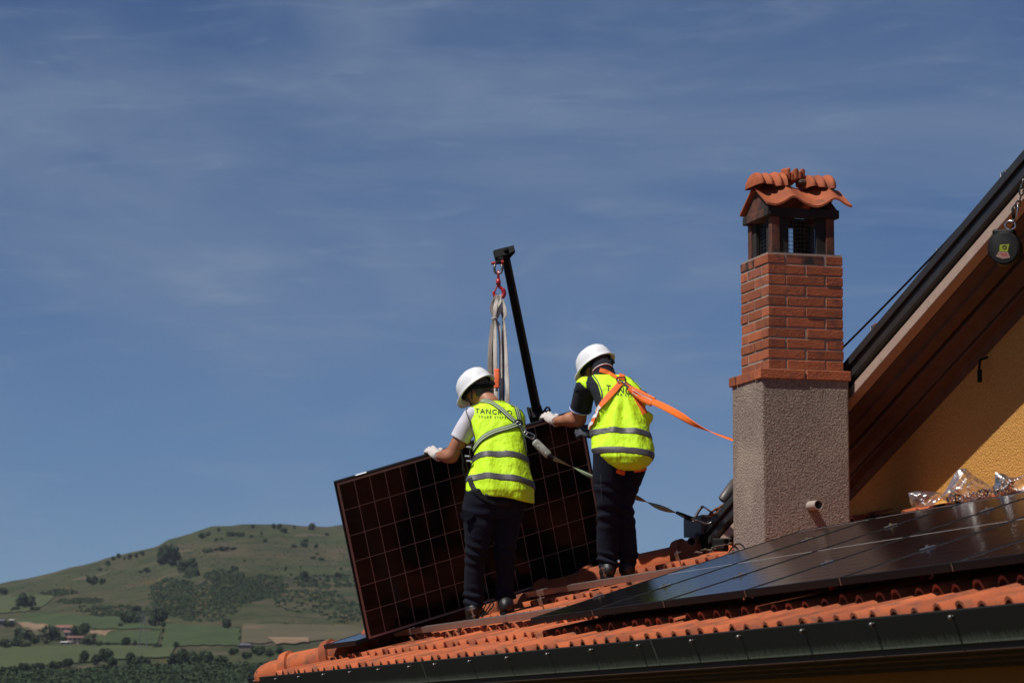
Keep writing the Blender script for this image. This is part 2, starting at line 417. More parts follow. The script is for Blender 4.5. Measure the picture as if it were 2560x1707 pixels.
azs = np.radians(np.concatenate([np.arange(-180, -14, 6.0), np.arange(-14, -10, .5), np.arange(-10, -1.5, .07), np.arange(-1.5, 14, .5), np.arange(14, 180, 6.0)]))
Ds = np.concatenate([[3, 20, 45, 80, 120, 180, 260, 340, 420, 490], np.arange(560, 1500, 11), [1520, 1560, 1640, 1800, 2100, 2600, 3500, 6000, 12000]])
AA, DD = np.meshgrid(azs, Ds, indexing='ij'); ZZ = land(DD, AA)
V = np.stack([DD*np.sin(AA), DD*np.cos(AA), ZZ], -1).reshape(-1, 3); nD = len(Ds); nA = len(azs)
F = [(i*nD+j, ((i+1) % nA)*nD+j, ((i+1) % nA)*nD+j+1, i*nD+j+1) for i in range(nA) for j in range(nD-1)]
c0 = len(V); V = np.vstack([V, [[0, 0, 0.]]]); F += [(c0, ((i+1) % nA)*nD, i*nD) for i in range(nA)]

def land_material():
    m, nt, b = new_mat('hill_pasture'); L = nt.links.new
    b.inputs['Roughness'].default_value = .95; b.inputs['Specular IOR Level'].default_value = .1
    tc = N(nt, 'ShaderNodeTexCoord')
    def nz(scale, det, lo, hi, st=(1, 1, 1)):
        mp = N(nt, 'ShaderNodeMapping'); mp.inputs['Scale'].default_value = st; L(tc.outputs['Object'], mp.inputs[0])
        t = N(nt, 'ShaderNodeTexNoise'); t.inputs['Scale'].default_value = scale; t.inputs['Detail'].default_value = det; L(mp.outputs[0], t.inputs['Vector'])
        r = N(nt, 'ShaderNodeMapRange'); r.inputs['From Min'].default_value = lo; r.inputs['From Max'].default_value = hi; L(t.outputs['Fac'], r.inputs['Value'])
        return r.outputs[0]
    def mix(fac, A, B):
        x = N(nt, 'ShaderNodeMix', data_type='RGBA'); L(fac, x.inputs['Factor'])
        for s, q in (('A', A), ('B', B)):
            if isinstance(q, tuple): x.inputs[s].default_value = (*q, 1)
            else: L(q, x.inputs[s])
        return x.outputs['Result']
    c = mix(nz(.012, 6, .40, .62), (.050, .058, .022), (.074, .060, .032))
    c = mix(nz(.05, 8, .44, .60), c, (.034, .043, .017))
    c = mix(nz(.16, 8, .60, .70), c, (.027, .034, .018))
    c = mix(nz(.45, 8, .52, .66), c, (.027, .036, .016))
    c = mix(nz(.09, 7, .56, .66), c, (.070, .054, .036))
    c = mix(nz(.035, 6, .60, .74, (1, 1, 2)), c, (.125, .092, .070))
    L(c, b.inputs['Base Color'])
    bp = N(nt, 'ShaderNodeBump'); bp.inputs['Strength'].default_value = .7; bp.inputs['Distance'].default_value = 1.2
    t = N(nt, 'ShaderNodeTexNoise'); t.inputs['Scale'].default_value = .22; t.inputs['Detail'].default_value = 8; L(tc.outputs['Object'], t.inputs['Vector'])
    L(t.outputs['Fac'], bp.inputs['Height']); L(bp.outputs[0], b.inputs['Normal'])
land_material()
ground = build('hillside_ground', V, F, 'hill_pasture', smooth=True, origin=np.zeros(3)); ground['kind'] = 'structure'

mat('field_green', (.050, .070, .027), .95, col2=(.043, .061, .024), nscale=.03, spec=.1, col3=(.037, .050, .021), n3=.12, lo3=.5, hi3=.7)
mat('field_pale', (.066, .080, .034), .95, col2=(.055, .068, .029), nscale=.03, spec=.1)
mat('field_dry', (.092, .078, .046), .95, col2=(.072, .070, .036), nscale=.02, spec=.1, col3=(.12, .09, .058), n3=.05, lo3=.55, hi3=.7)
mat('bare_soil', (.24, .16, .10), .95, col2=(.18, .12, .075), nscale=.05, spec=.1)
def patch(name, quad, m, lift=.30, nu=26, nv=12):
    """a sheet of land lying on the slope between four photo corners (far-left, far-right, near-right, near-left)"""
    q = np.array(quad, float); V = []; F = []
    for j in range(nv + 1):
        for i in range(nu + 1):
            u_, v_ = i/nu, j/nv
            p = (1-v_)*((1-u_)*q[0] + u_*q[1]) + v_*((1-u_)*q[3] + u_*q[2])
            w, D = hill_at(p[0], p[1] + 1.2*math.sin(i*1.3 + q[0][0])*(j in (0, nv)))
            V.append(w + np.array([0, 0, lift]))
    for j in range(nv):
        for i in range(nu): a = j*(nu+1)+i; F.append((a, a+1, a+nu+2, a+nu+1))
    o = build(name, V, F, m, smooth=True); o['kind'] = 'structure'; return o
patch('meadow', [(414,1553),(602,1563),(600,1622),(404,1622)], 'field_green')
patch('meadow', [(606,1552),(930,1560),(930,1604),(602,1618)], 'field_dry')
patch('meadow', [(70,1535),(310,1540),(405,1570),(36,1558)], 'field_green')
patch('meadow', [(238,1581),(402,1574),(392,1618),(246,1612)], 'field_green', .34)
patch('meadow', [(-30,1622),(440,1622),(424,1648),(-30,1668)], 'field_pale', .36)
patch('meadow', [(-30,1490),(150,1492),(90,1530),(-30,1540)], 'field_pale', .34)
patch('dirt_track', [(38,1557),(126,1560),(104,1576),(62,1570)], 'bare_soil', .5, 10, 5)
patch('dirt_track', [(226,1571),(284,1573),(262,1588),(226,1584)], 'bare_soil', .5, 10, 5)
patch('dirt_track', [(60,1567),(74,1567),(104,1584),(92,1588)], 'field_dry', .65, 8, 6)
patch('dirt_track', [(662,1604),(770,1600),(772,1614),(690,1618)], 'bare_soil', .5, 8, 4)

# ------------------------------------------------------------------ trees on the hillside
def crown_mesh(seed, n=420, lobes=7, flat=1.0):
    r = np.random.default_rng(seed); C = []; V = []; F = []
    for i in range(lobes):
        a = r.uniform(0, 2*math.pi); q = r.uniform(.15, .58)
        C.append((q*math.cos(a), q*math.sin(a), r.uniform(.25, .78)*flat, r.uniform(.30, .48)))
    C.append((0, 0, .62*flat, .46))
    for i in range(n):
        cx_, cy_, cz_, rr = C[r.integers(len(C))]
        w = norm(r.normal(size=3)); p = np.array([cx_, cy_, cz_]) + w*rr*r.uniform(.72, 1.08)*np.array([1, 1, .85])
        if p[2] < .06: p[2] = .06 + r.uniform(0, .05)
        nn = norm(w + r.normal(size=3)*.55); x = norm(np.cross(nn, r.normal(size=3))); y = np.cross(nn, x); s = r.uniform(.07, .15)
        k = len(V); V += [p + s*(-x*.9-y*.5), p + s*(x*.9-y*.6), p + s*(x*.7+y*.7)+nn*s*.25, p + s*(-x*.6+y*.8)]; F.append((k, k+1, k+2, k+3))
    me = bpy.data.meshes.new('crown'); me.from_pydata([list(v) for v in V], [], F); me.update(); return me
def trunk_mesh():
    m = MB(); m.tube([(0, 0, -.25), (.01, 0, .15), (-.01, .01, .5)], [.05, .04, .02], 6)
    m.tube([(.0, 0, .2), (.12, .05, .5)], [.025, .012], 5); m.tube([(.0, 0, .25), (-.11, -.06, .55)], [.022, .01], 5)
    me = bpy.data.meshes.new('trunk'); me.from_pydata([list(v) for v in m.v], [], m.f); me.materials.append(MATS['trunk_bark']); return me
CROWNS = {}
for lm in ('leaf_dark', 'leaf_mid', 'leaf_olive'):
    CROWNS[lm] = []
    for s in range(4):
        me = crown_mesh(40 + s, flat=1.0 if s < 2 else .8); me.materials.append(MATS[lm]); CROWNS[lm].append(me)
TRUNK = trunk_mesh(); ROWS = {}
def far_tree(px, py, w, name, label, cat, group, lm='leaf_dark', h=None, sink=0.0):
    """px, py: foot of the plant in the photo, w: its width there"""
    p, D = hill_at(px, py); s = w * D / LENS_PX / 1.55; hz = (h or w*.95) * D / LENS_PX / 1.05
    o = empty(name, p); tag(o, label, cat, group)
    if group: ROWS.setdefault(label, []).append((px, o))
    c = bpy.data.objects.new('crown', random.choice(CROWNS[lm])); put(c, p - np.array([0, 0, sink*hz]), o)
    c.scale = (s, s, hz); c.rotation_euler = (0, 0, random.uniform(0, 6.28))
    t = bpy.data.objects.new('trunk', TRUNK); put(t, p, o); t.scale = (s, s, hz)
    return o
T = far_tree
T(60,1523,44,'round_tree','big round dark tree alone in the pale meadow at far left','tree',None,h=40)
T(36,1529,26,'shrub','low dark shrub at the left foot of the big round meadow tree','shrub',None,h=12)
T(88,1529,24,'shrub','low dark shrub at the right foot of the big round meadow tree','shrub',None,h=11)
T(229,1462,28,'shrub','larger bushy shrub of the pair below the stony slope','shrub',None,h=25)
T(257,1462,17,'shrub','smaller shrub of the pair below the stony slope','shrub',None,h=15)
T(8,1484,22,'shrub','dark bush on the ridge at the far left edge','shrub',None,h=18)
for i, (x, y, w, h) in enumerate([(403,1404,30,38),(424,1408,44,44),(441,1404,30,34),(410,1412,34,22),(430,1416,34,16)]):
    T(x, y, w, 'grove_tree', 'dark tree crowded in the grove near the hill shoulder', 'tree', 'grove on the hill shoulder', 'leaf_dark', h)
for x, y, w in [(271,1412,15),(283,1402,11),(297,1398,13),(325,1400,13),(341,1396,13),(355,1392,12),(312,1401,9)]:
    T(x, y, w, 'ridge_shrub', 'small dark shrub on the sloping left skyline of the hill', 'shrub', 'shrubs on the left skyline', 'leaf_dark', w*1.0)
for x, y, w in [(684,1324,15),(699,1325,14),(778,1328,20),(735,1323,9),(632,1322,11),(546,1331,10)]:
    T(x, y, w, 'crest_shrub', 'small round shrub standing on the top of the hill crest', 'shrub', 'shrubs on the hill crest', 'leaf_dark', w*.95)
for x, y, w, h in [(708,1335,20,14),(663,1356,13,10),(654,1340,9,8),(505,1348,26,16),(519,1342,18,12),(580,1343,26,14),(601,1343,24,12),(520,1385,24,14),(538,1379,14,8),(561,1379,28,12),(582,1376,18,8),
                   (765,1355,13,9),(762,1368,22,14),(734,1369,17,9),(789,1371,13,12),(794,1385,9,7),(759,1446,24,22),(765,1450,18,12),(714,1421,9,10),(844,1441,18,16),(588,1426,22,16),(492,1440,22,20),(783,1395,16,9),
                   (802,1398,17,7),(818,1341,12,7),(541,1352,11,8),(553,1349,7,6),(611,1405,8,6),(628,1346,13,7),(367,1433,20,13),(352,1434,14,7),(252,1424,14,8),(480,1410,26,16),(462,1420,36,16),(488,1422,20,14),(455,1430,22,12),(728,1433,7,6),(703,1438,6,5),(751,1416,5,5),(852,1422,9,8)]:
    T(x, y, w, 'hill_shrub', 'small dark shrub on the upper pasture', 'shrub', 'shrubs scattered on the pasture', random.choice(['leaf_dark', 'leaf_dark', 'leaf_mid']), h)
for x, y, w, h in [(321,1553,40,32),(345,1553,30,24),(400,1555,46,40),(378,1557,26,20),(408,1562,16,14),(302,1561,12,11),(338,1524,24,16)]:
    T(x, y, w, 'hedge_tree', 'dark tree in the ragged hedge above the farm meadow', 'tree', 'hedge trees above the meadow', 'leaf_dark', h)
T(567,1563,24,'field_tree','dark rounded tree at the top corner of the bright green field','tree',None,h=27)
for x, y, w, h in [(188,1586,26,28),(212,1588,26,32),(234,1592,18,16),(117,1612,46,44),(134,1600,34,36),(57,1606,42,40),(24,1568,28,18),(163,1608,24,18),(218,1616,36,22),(246,1618,20,12),(80,1604,26,24),(40,1620,40,30),(12,1626,34,26),(62,1624,30,24),(90,1612,22,18)]:
    T(x, y, w, 'farmyard_tree', 'leafy tree crowding round the farmhouses at lower left', 'tree', 'trees round the farmhouses', random.choice(['leaf_dark', 'leaf_mid', 'leaf_olive']), h)
for x, y, w, h in [(316,1622,27,22),(338,1620,13,13),(389,1623,18,15),(438,1625,18,16),(288,1619,14,8),(270,1618,16,9),(360,1621,18,6),(400,1619,10,9),(408,1578,6,12),(405,1598,6,10),(599,1580,5,7),(600,1596,5,8),(598,1610,6,9)]:
    T(x, y, w, 'hedgerow_bush', 'small bush in the hedgerow between the lower fields', 'bush', 'hedgerow bushes between the fields', 'leaf_dark', h)
for x, y, w, h in [(212,1660,34,30),(238,1664,30,26),(264,1660,38,34),(282,1668,30,26),(324,1664,26,32),(345,1664,34,26),(362,1668,28,24),(440,1668,40,34),(462,1664,50,42),(486,1664,36,30),(170,1668,30,22),(140,1672,34,24),(96,1676,30,22),(62,1680,34,24),(28,1686,34,24),(6,1690,30,24),(520,1660,44,34),(548,1664,40,30),(585,1640,26,18),(645,1644,34,26),(672,1648,28,20),(700,1646,30,22),(618,1652,26,18),(728,1650,24,14)]:
    T(x, y, w, 'wood_edge_tree', 'dark tree on the upper edge of the bottom wood', 'tree', 'trees along the edge of the wood', 'leaf_dark', h)

ONES = ['', 'first', 'second', 'third', 'fourth', 'fifth', 'sixth', 'seventh', 'eighth', 'ninth', 'tenth', 'eleventh', 'twelfth', 'thirteenth', 'fourteenth', 'fifteenth', 'sixteenth', 'seventeenth', 'eighteenth', 'nineteenth']
def ordinal(n):
    if n < 20: return ONES[n]
    return ({2: 'twentieth', 3: 'thirtieth', 4: 'fortieth'}[n//10] if n % 10 == 0 else {2: 'twenty', 3: 'thirty', 4: 'forty'}[n//10] + '-' + ONES[n % 10])
for lab, lst in ROWS.items():
    lst.sort(key=lambda q: q[0])
    for k, (px, o) in enumerate(lst): o['label'] = lab + ', %s from the left' % ordinal(k+1)
def clump_stuff(name, label, spots, m, lo, hi, seed, per=22):
    """many small leafy clumps in one mass"""
    r = np.random.default_rng(seed); H_ = [hill_at(px, py) for px, py in spots]
    P_ = np.repeat(np.array([q[0] for q in H_]), per, 0); S0 = np.repeat(r.uniform(lo, hi, len(spots))*np.array([q[1] for q in H_])/LENS_PX, per)[:, None]
    un = lambda A: A/np.linalg.norm(A, axis=1)[:, None]
    w = un(r.normal(size=P_.shape)); w[:, 2] = np.abs(w[:, 2]); q = P_ + w*S0*np.array([.6, .6, .55])*r.uniform(.7, 1.1, len(P_))[:, None]
    nn = un(w + r.normal(size=P_.shape)*.4); x = un(np.cross(nn, r.normal(size=P_.shape))); y = np.cross(nn, x); s = S0*r.uniform(.10, .26, len(P_))[:, None]
    V = np.stack([q-s*x-s*y*.6, q+s*x-s*y*.7, q+s*x*.8+s*y*.7, q-s*x*.7+s*y*.8], 1).reshape(-1, 3); F = np.arange(len(V)).reshape(-1, 4)
    o = build(name, V, F, m); o['kind'] = 'stuff'; o['label'] = label; return o
def region(n, polys, seed):
    """random photo points inside soft ellipses (x, y, rx, ry, weight)"""
    r = np.random.default_rng(seed); P = np.array(polys, float); w = P[:, 4]/P[:, 4].sum(); out = []
    while len(out) < n:
        x, y, rx, ry, _ = P[r.choice(len(P), p=w)]; a = r.uniform(0, 6.283); q = math.sqrt(r.uniform(0, 1))
        px, py = x + rx*q*math.cos(a), y + ry*q*math.sin(a)
        if py > np.interp(px, RIDGE[:, 0], RIDGE[:, 1]) + 5: out.append((px, py))
    return out
thick = [(500,1500,110,48,5),(600,1475,75,36,4),(660,1465,60,30,2),(430,1490,60,40,2),(820,1450,90,18,1.2),(770,1500,90,30,1.2),(860,1530,60,22,1),(560,1440,50,16,1),(300,1525,110,14,1.6),(220,1505,40,7,.7),(470,1430,22,16,.5),(150,1484,48,9,.8),(180,1508,36,5,.5)]
clump_stuff('scrub_thicket', 'dark green scrub covering the middle of the hillside', region(2600, thick, 5), 'leaf_dark', 4, 11, 6)
clump_stuff('scrub_thicket', 'lighter green scrub scattered through the thicket', region(2000, thick, 15), 'leaf_mid', 3, 9, 16)
upper = [(620,1390,200,50,2),(780,1400,110,60,2),(480,1400,70,30,1),(300,1450,140,30,1.2),(120,1480,110,22,.7),(700,1440,170,20,1.5),(840,1480,60,60,1),(740,1560,120,14,.6)]
clump_stuff('pasture_scrub', 'tiny tufts of scrub sprinkled over the upper pasture', region(1500, upper, 55), 'leaf_mid', 1.6, 4.5, 56, 6)
clump_stuff('pasture_scrub', 'dark tufts of scrub sprinkled over the upper pasture', region(900, upper, 65), 'leaf_dark', 2, 6, 66, 6)
broom = [(460,1500,90,40,3),(640,1455,40,14,.8),(880,1550,50,16,2),(160,1478,34,9,1),(400,1470,44,20,1),(760,1480,60,30,.8),(560,1510,60,30,.8),(420,1655,60,14,.7),(560,1668,80,14,1),(480,1545,90,8,.5)]
clump_stuff('broom_blossom', 'yellow flowering broom dotted through the scrub', region(800, broom, 25), 'broom_yellow', 2.5, 5.5, 26, 6)
wood = [(120,1700,180,24,3),(330,1692,160,24,3),(500,1692,120,30,3),(640,1688,120,28,2),(60,1705,120,16,1)]
clump_stuff('bottom_wood', 'dark wood filling the bottom of the valley slope', region(3400, wood, 35), 'leaf_dark', 10, 20, 36)
clump_stuff('bottom_wood', 'lighter crowns mixed into the bottom wood', region(700, wood, 45), 'leaf_mid', 8, 15, 46)

# ------------------------------------------------------------------ farm buildings far off
def farmhouse(name, px, py, w, hw, hr, label, wall, roof, cat='house', depth=7.0, rows=1, cols=3, yaw=0.0, hip=False):
    p, D = hill_at(px, py); k = D / LENS_PX; W, H, RH = w*k, hw*k, hr*k
    o = empty(name, p); tag(o, label, cat)
    ex = np.array([math.cos(yaw), math.sin(yaw), 0]); ey = np.array([-math.sin(yaw), math.cos(yaw), 0])
    def L3(x, y, z): return p + ex*x + ey*y + UP*z
    MB().box(L3, -W/2, W/2, 0, depth, -2.5, H).done('wall', wall, o)
    ov = .35; ins = W*.22 if hip else 0
    r = [L3(-W/2-ov, -ov, H), L3(W/2+ov, -ov, H), L3(W/2+ov, depth+ov, H), L3(-W/2-ov, depth+ov, H), L3(-W/2-ov+ins, depth/2, H+RH), L3(W/2+ov-ins, depth/2, H+RH)]
    MB().add(r, [(0, 1, 5, 4), (2, 3, 4, 5), (1, 2, 5), (3, 0, 4), (0, 3, 2, 1)]).done('roof', roof, o)
    for j in range(rows):
        for i in range(cols):
            x = -W/2 + W*(i+.5)/cols; z = H*(j+.3)/rows
            MB().box(L3, x-.45, x+.45, -.06, .05, z, z+min(1.2, H*.5/rows)).done('window', 'window_dark', o)
    return o
farmhouse('farmhouse', 172, 1583, 22, 10, 6, 'white farmhouse beside the long red roof at lower left', 'stucco_pale', 'farm_roof', cols=2, yaw=.1)
farmhouse('farm_barn', 158, 1572, 40, 7, 8, 'long low barn with the brightest red tiled roof', 'stucco_pale', 'farm_roof', 'barn', cols=3, yaw=-.05)
farmhouse('farmhouse', 187, 1612, 36, 16, 5, 'pinkish farmhouse with a dark upper storey and low red roof', 'stucco_pink', 'farm_roof', cols=3, rows=2, yaw=.06)
farmhouse('farm_shed', 164, 1614, 24, 6, 3, 'low pale shed at the left end of the pink farmhouse', 'stucco_pale', 'concrete_pale', 'shed', cols=2)
farmhouse('farm_shed', 216, 1615, 16, 8, 4, 'small brown shed at the right end of the pink farmhouse', 'stucco_pink', 'slate_dark', 'shed', cols=1)
farmhouse('cottage', 611, 1628, 26, 8, 6, 'pink cottage with a dark roof by the bottom of the green field', 'stucco_pink', 'slate_dark', cols=3, hip=True)
farmhouse('white_silo', 28, 1561, 9, 11, 2, 'small bright white building at the left edge of the valley', 'concrete_pale', 'concrete_pale', 'building', depth=4, cols=1)
farmhouse('grey_barn', 1, 1566, 12, 12, 5, 'grey barn cut by the left edge of the picture', 'slate_dark', 'slate_dark', 'barn', cols=1)
def pylon(px, py, ptop, label):
    p, D = hill_at(px, py); k = D / LENS_PX; H = (py - ptop)*k
    o = empty('power_pylon', p); tag(o, label, 'pylon')
    legs = MB(); br = MB()
    def c(i, t): s = 1.1*(1-t)+.2*t; return p + np.array([(-s, s, s, -s)[i], (-s, -s, s, s)[i], t*H])
    for i in range(4): legs.tube([c(i, -.05), c(i, 1)], .05, 5)
    legs.done('mast', 'pylon_grey', o)
    for j in range(8):
        for i in range(4): br.tube([c(i, j/8), c((i+1) % 4, (j+1)/8)], .03, 4)
    br.done('bracing', 'pylon_grey', o)
    for t in (.82, .92): MB().tube([p + np.array([-1.4, 0, t*H]), p + np.array([1.4, 0, t*H])], .06, 5).done('cross_arm', 'pylon_grey', o)
pylon(357, 1624, 1536, 'thin grey lattice pylon standing between the hedge and the farm')

# ================================================================== the house
house = empty('house', HZ(1.0, .6, 0)); tag(house, 'house with terracotta hip roof, copper gutter and yellow gable wall', 'house')
HIP0 = -5.52                                            # hip: a = HIP0 + .952 b
def hip_a(b): return HIP0 + .952*b
B_EAVE, B_TOP = -.36, 2.9
deck = MB()
dk = [R(hip_a(B_EAVE), B_EAVE, -.165), R(9.5, B_EAVE, -.165), R(9.5, B_TOP, -.165), R(hip_a(B_TOP), B_TOP, -.165)]
deck.add(dk + [q - UP*.10 for q in dk], [(0, 1, 2, 3), (7, 6, 5, 4), (0, 4, 5, 1), (1, 5, 6, 2), (2, 6, 7, 3), (3, 7, 4, 0)])
s0, s1 = R(hip_a(B_EAVE), B_EAVE, -.17), R(hip_a(B_TOP), B_TOP, -.17)
deck.add([s0, s1, s1 + UH*4.5, s0 + UH*7.5], [(0, 1, 2, 3)])
roof = deck.done('roof', 'roof_deck', house)

# --- roof tiles: a roll and a flat pan, each course lapping the one below
TP, TC = .20, .37
prof = [(0, .004), (.010, .027), (.028, .045), (.055, .053), (.082, .045), (.100, .027), (.112, .008), (.150, .002), (.190, .006), (.204, .012)]
def tile_mesh(name, seed):
    V = []; F = []; n = len(prof); r = random.Random(seed)
    L1 = .43; off = []
    for i, (x, z) in enumerate(prof):
        a = np.array(prof[max(i-1, 0)]); b = np.array(prof[min(i+1, n-1)]); t = (b-a)/np.linalg.norm(b-a); off.append((t[1]*.013, -t[0]*.013))
    for y in (0.0, L1):
        for (x, z), (ox, oz) in zip(prof, off):
            V.append((x, y + (r.uniform(-.004, .004) if y == 0 else 0), z)); V.append((x+ox, y, z+oz))
    def vi(j, i, s): return j*2*n + 2*i + s
    for i in range(n-1):
        F.append((vi(0, i, 0), vi(0, i+1, 0), vi(1, i+1, 0), vi(1, i, 0)))
        F.append((vi(0, i, 1), vi(1, i, 1), vi(1, i+1, 1), vi(0, i+1, 1)))
        F.append((vi(0, i, 1), vi(0, i+1, 1), vi(0, i+1, 0), vi(0, i, 0)))
    return V, F
TILES = []
for s in range(3):
    V, F = tile_mesh('tile', s); me = bpy.data.meshes.new('tile'); me.from_pydata(V, [], F); me.materials.append(MATS['terracotta'])
    me.shade_smooth(); bm = bmesh.new(); bm.from_mesh(me)
    for e in bm.edges:
        if len(e.link_faces) != 2 or e.calc_face_angle(0) > math.radians(50): e.smooth = False
    bm.to_mesh(me); bm.free(); TILES.append((me, V, F))
spots = []
for k in range(9):
    b = -.33 + TC*k
    for i in range(72):
        a = 8.2 - TP*i
        if a < hip_a(b) + .02: continue
        shown = k <= 1 or a < -.15
        spots.append((0 if shown else 1, k, a, b))
spots.sort(key=lambda s: (s[0], s[1]))
stuff = MB(); placed = 0
for hid, k, a, b in spots:
    a2 = a + random.uniform(-.003, .003); c = -.139 + random.uniform(-.005, .005)
    ys = norm(US*TC - RN*(.034 + random.uniform(-.006, .006)) + EAVE*random.uniform(-.009, .009)); xs = norm(EAVE - ys*np.dot(EAVE, ys) + RN*random.uniform(-.02, .02)); zs = np.cross(xs, ys)
    o3 = R(a2, b + random.uniform(-.013, .013), c - (.022 if b > 1.8 and a > -.9 else 0))
    me, V, F = random.choice(TILES)
    if not hid and placed < 300:
        t = bpy.data.objects.new('tile', me); put(t, o3, roof); placed += 1
        t.rotation_euler = Matrix([list(q) for q in np.stack([xs, ys, zs], 1)]).to_euler()
    else: stuff.add([o3 + xs*v[0] + ys*v[1] + zs*v[2] for v in V], F)
so = stuff.done('roof_tiles', 'terracotta', roof); so['kind'] = 'stuff'

# --- hip caps
h0, h1 = R(hip_a(-.40), -.40, -.125), R(hip_a(2.62), 2.62, -.125)
hx = norm(h1 - h0); hs = norm(np.cross(hx, UP)); hu = np.cross(hs, hx); hlen = np.linalg.norm(h1 - h0)
MB().box(lambda a, b, c: h0 + hx*a + hs*b + hu*c, .05, hlen, -.075, .075, -.10, .055).done('hip_mortar', 'mortar_dark', house)
def cap_mesh(L, r0, r1, collar=True, closed=False):
    m = MB(); n = 14
    st = [(-.03, r0*1.17), (0, r0*1.22), (.035, r0*1.22), (.045, r0*1.03)] if collar else [(0, r0)]
    if closed: st = [(-.16, r0*.25), (-.145, r0*.62), (-.10, r0*.90), (-.04, r0*1.0), (0, r0*1.04)]
    st = st + [(L, r1)]
    V = []; F = []
    for x, rr in st:
        for k in range(n+1):
            th = math.pi*(-.08 + 1.16*k/n); V.append((x, math.cos(th)*rr*.95, math.sin(th)*rr*1.05))
    for i in range(len(st)-1):
        for k in range(n): F.append((i*(n+1)+k, i*(n+1)+k+1, (i+1)*(n+1)+k+1, (i+1)*(n+1)+k))
    k0 = len(V); V += [(st[0][0]+.012, v[1]*.86, v[2]*.86) for v in V[:n+1]]
    for k in range(n): F.append((k, k0+k, k0+k+1, k+1))
    if closed: F.append(tuple(range(n+1)))
    me = bpy.data.meshes.new('hip_cap'); me.from_pydata(V, [], F); me.materials.append(MATS['terracotta']); me.shade_smooth()
    bm = bmesh.new(); bm.from_mesh(me)
    for e in bm.edges:
        if len(e.link_faces) == 2 and e.calc_face_angle(0) > math.radians(45): e.smooth = False
    bm.to_mesh(me); bm.free(); return me
CAP, CAP0 = cap_mesh(.42, .105, .092), cap_mesh(.16, .100, .10, closed=True)
x = .16; first = True
while x < hlen - .1:
    o = bpy.data.objects.new('hip_cap', CAP0 if first else CAP)
    put(o, h0 + hx*x + hu*(random.uniform(0, .006) + (0 if first else .012)), roof)
    tx = norm(hx + hu*(-.015) + hs*random.uniform(-.01, .01)); tu = norm(hu - tx*np.dot(hu, tx)); ts = np.cross(tu, tx)
    o.rotation_euler = Matrix([list(q) for q in np.stack([tx, ts, tu], 1)]).to_euler()
    x += .13 if first else .365; first = False

# --- gutter with its studs
LIP = R(0, -.405, -.104); GH, GZ = np.dot(LIP - P0, UH), LIP[2]
gp = [(0, 0, 1), (.045, -.110, .02), (.047, -.118, 0), (.21, -.120, 0), (.21, -.03, 0), (.204, -.03, .5), (.2, -.100, .5), (.060, -.100, .5), (.010, .004, 1), (.002, .006, 1)]
g = MB(); nseg = 60; n = len(gp)
for j in range(nseg + 1):
    a = -6.22 + (9.5 + 6.22)*j/nseg
    for h, z, v in gp: g.v.append(HZ(a, GH + h, GZ + z)); g.uv.append((a, v))
for j in range(nseg):
    for i in range(n): g.f.append((j*n+i, j*n+(i+1) % n, (j+1)*n+(i+1) % n, (j+1)*n+i))
g.f += [tuple(range(n)), tuple(range(nseg*n+n-1, nseg*n-1, -1))]
gutter = g.done('gutter', 'copper_gutter', house, uv=True)
gf = norm(UH*.045 - UP*.110); gn = norm(np.cross(EAVE, gf)); gn = gn if np.dot(gn, UH) < 0 else -gn
def gface(a, t, d): return HZ(a, GH, GZ) + (UH*.045 - UP*.110)*t + gn*d
for a in (-5.93, -5.18, -4.42, -3.66, -2.89, -2.12, -1.35, -.75, .01, .76, 1.51, 2.25, 2.98, 3.73, 4.34, 5.08, 5.81, 6.55, 7.3, 8.05):
    m = MB(); m.tube([gface(a, .17, -.004), gface(a, .17, .012)], .006, 8); m.sphere(gface(a, .17, .014), .0105, 10, 6); m.done('stud', 'dark_steel', gutter, smooth=True)
for a in (-1.08, 3.15):
    MB().box(lambda x, t, d: gface(x, t, d), a, a+.012, .0, 1.0, .0005, .003).done('joint_cover', 'copper_gutter', gutter)

# --- eave soffit and lower walls
sA = HZ(0, GH + .08, GZ - .1435); sz1 = CAM_Z + .30
def EV(a, h, z): return HZ(a, h, z)
so_ = MB()
so_.hexa([EV(-6.0, GH+.10, GZ-.126), EV(9.5, GH+.10, GZ-.126), EV(9.5, .32, sz1), EV(-6.0, .32, sz1), EV(-6.0, GH+.10, GZ-.085), EV(9.5, GH+.10, GZ-.085), EV(9.5, .32, sz1+.06), EV(-6.0, .32, sz1+.06)])
so_.done('soffit', 'eave_wood', house)
for k in range(3):
    t = .25 + .25*k; hh = (GH+.10)*(1-t) + .32*t; zz = (GZ-.126)*(1-t) + sz1*t
    MB().box(EV, -6.0, 9.5, hh, hh+.025, zz-.014, zz+.02).done('soffit_batten', 'eave_wood', house)
MB().box(EV, -5.6, 9.5, .30, .60, -.5, sz1+.15).done('wall', 'orange_render', house)
MB().box(EV, -5.6, -5.3, .60, 8.0, -.5, sz1+.15).done('wall', 'orange_render', house)

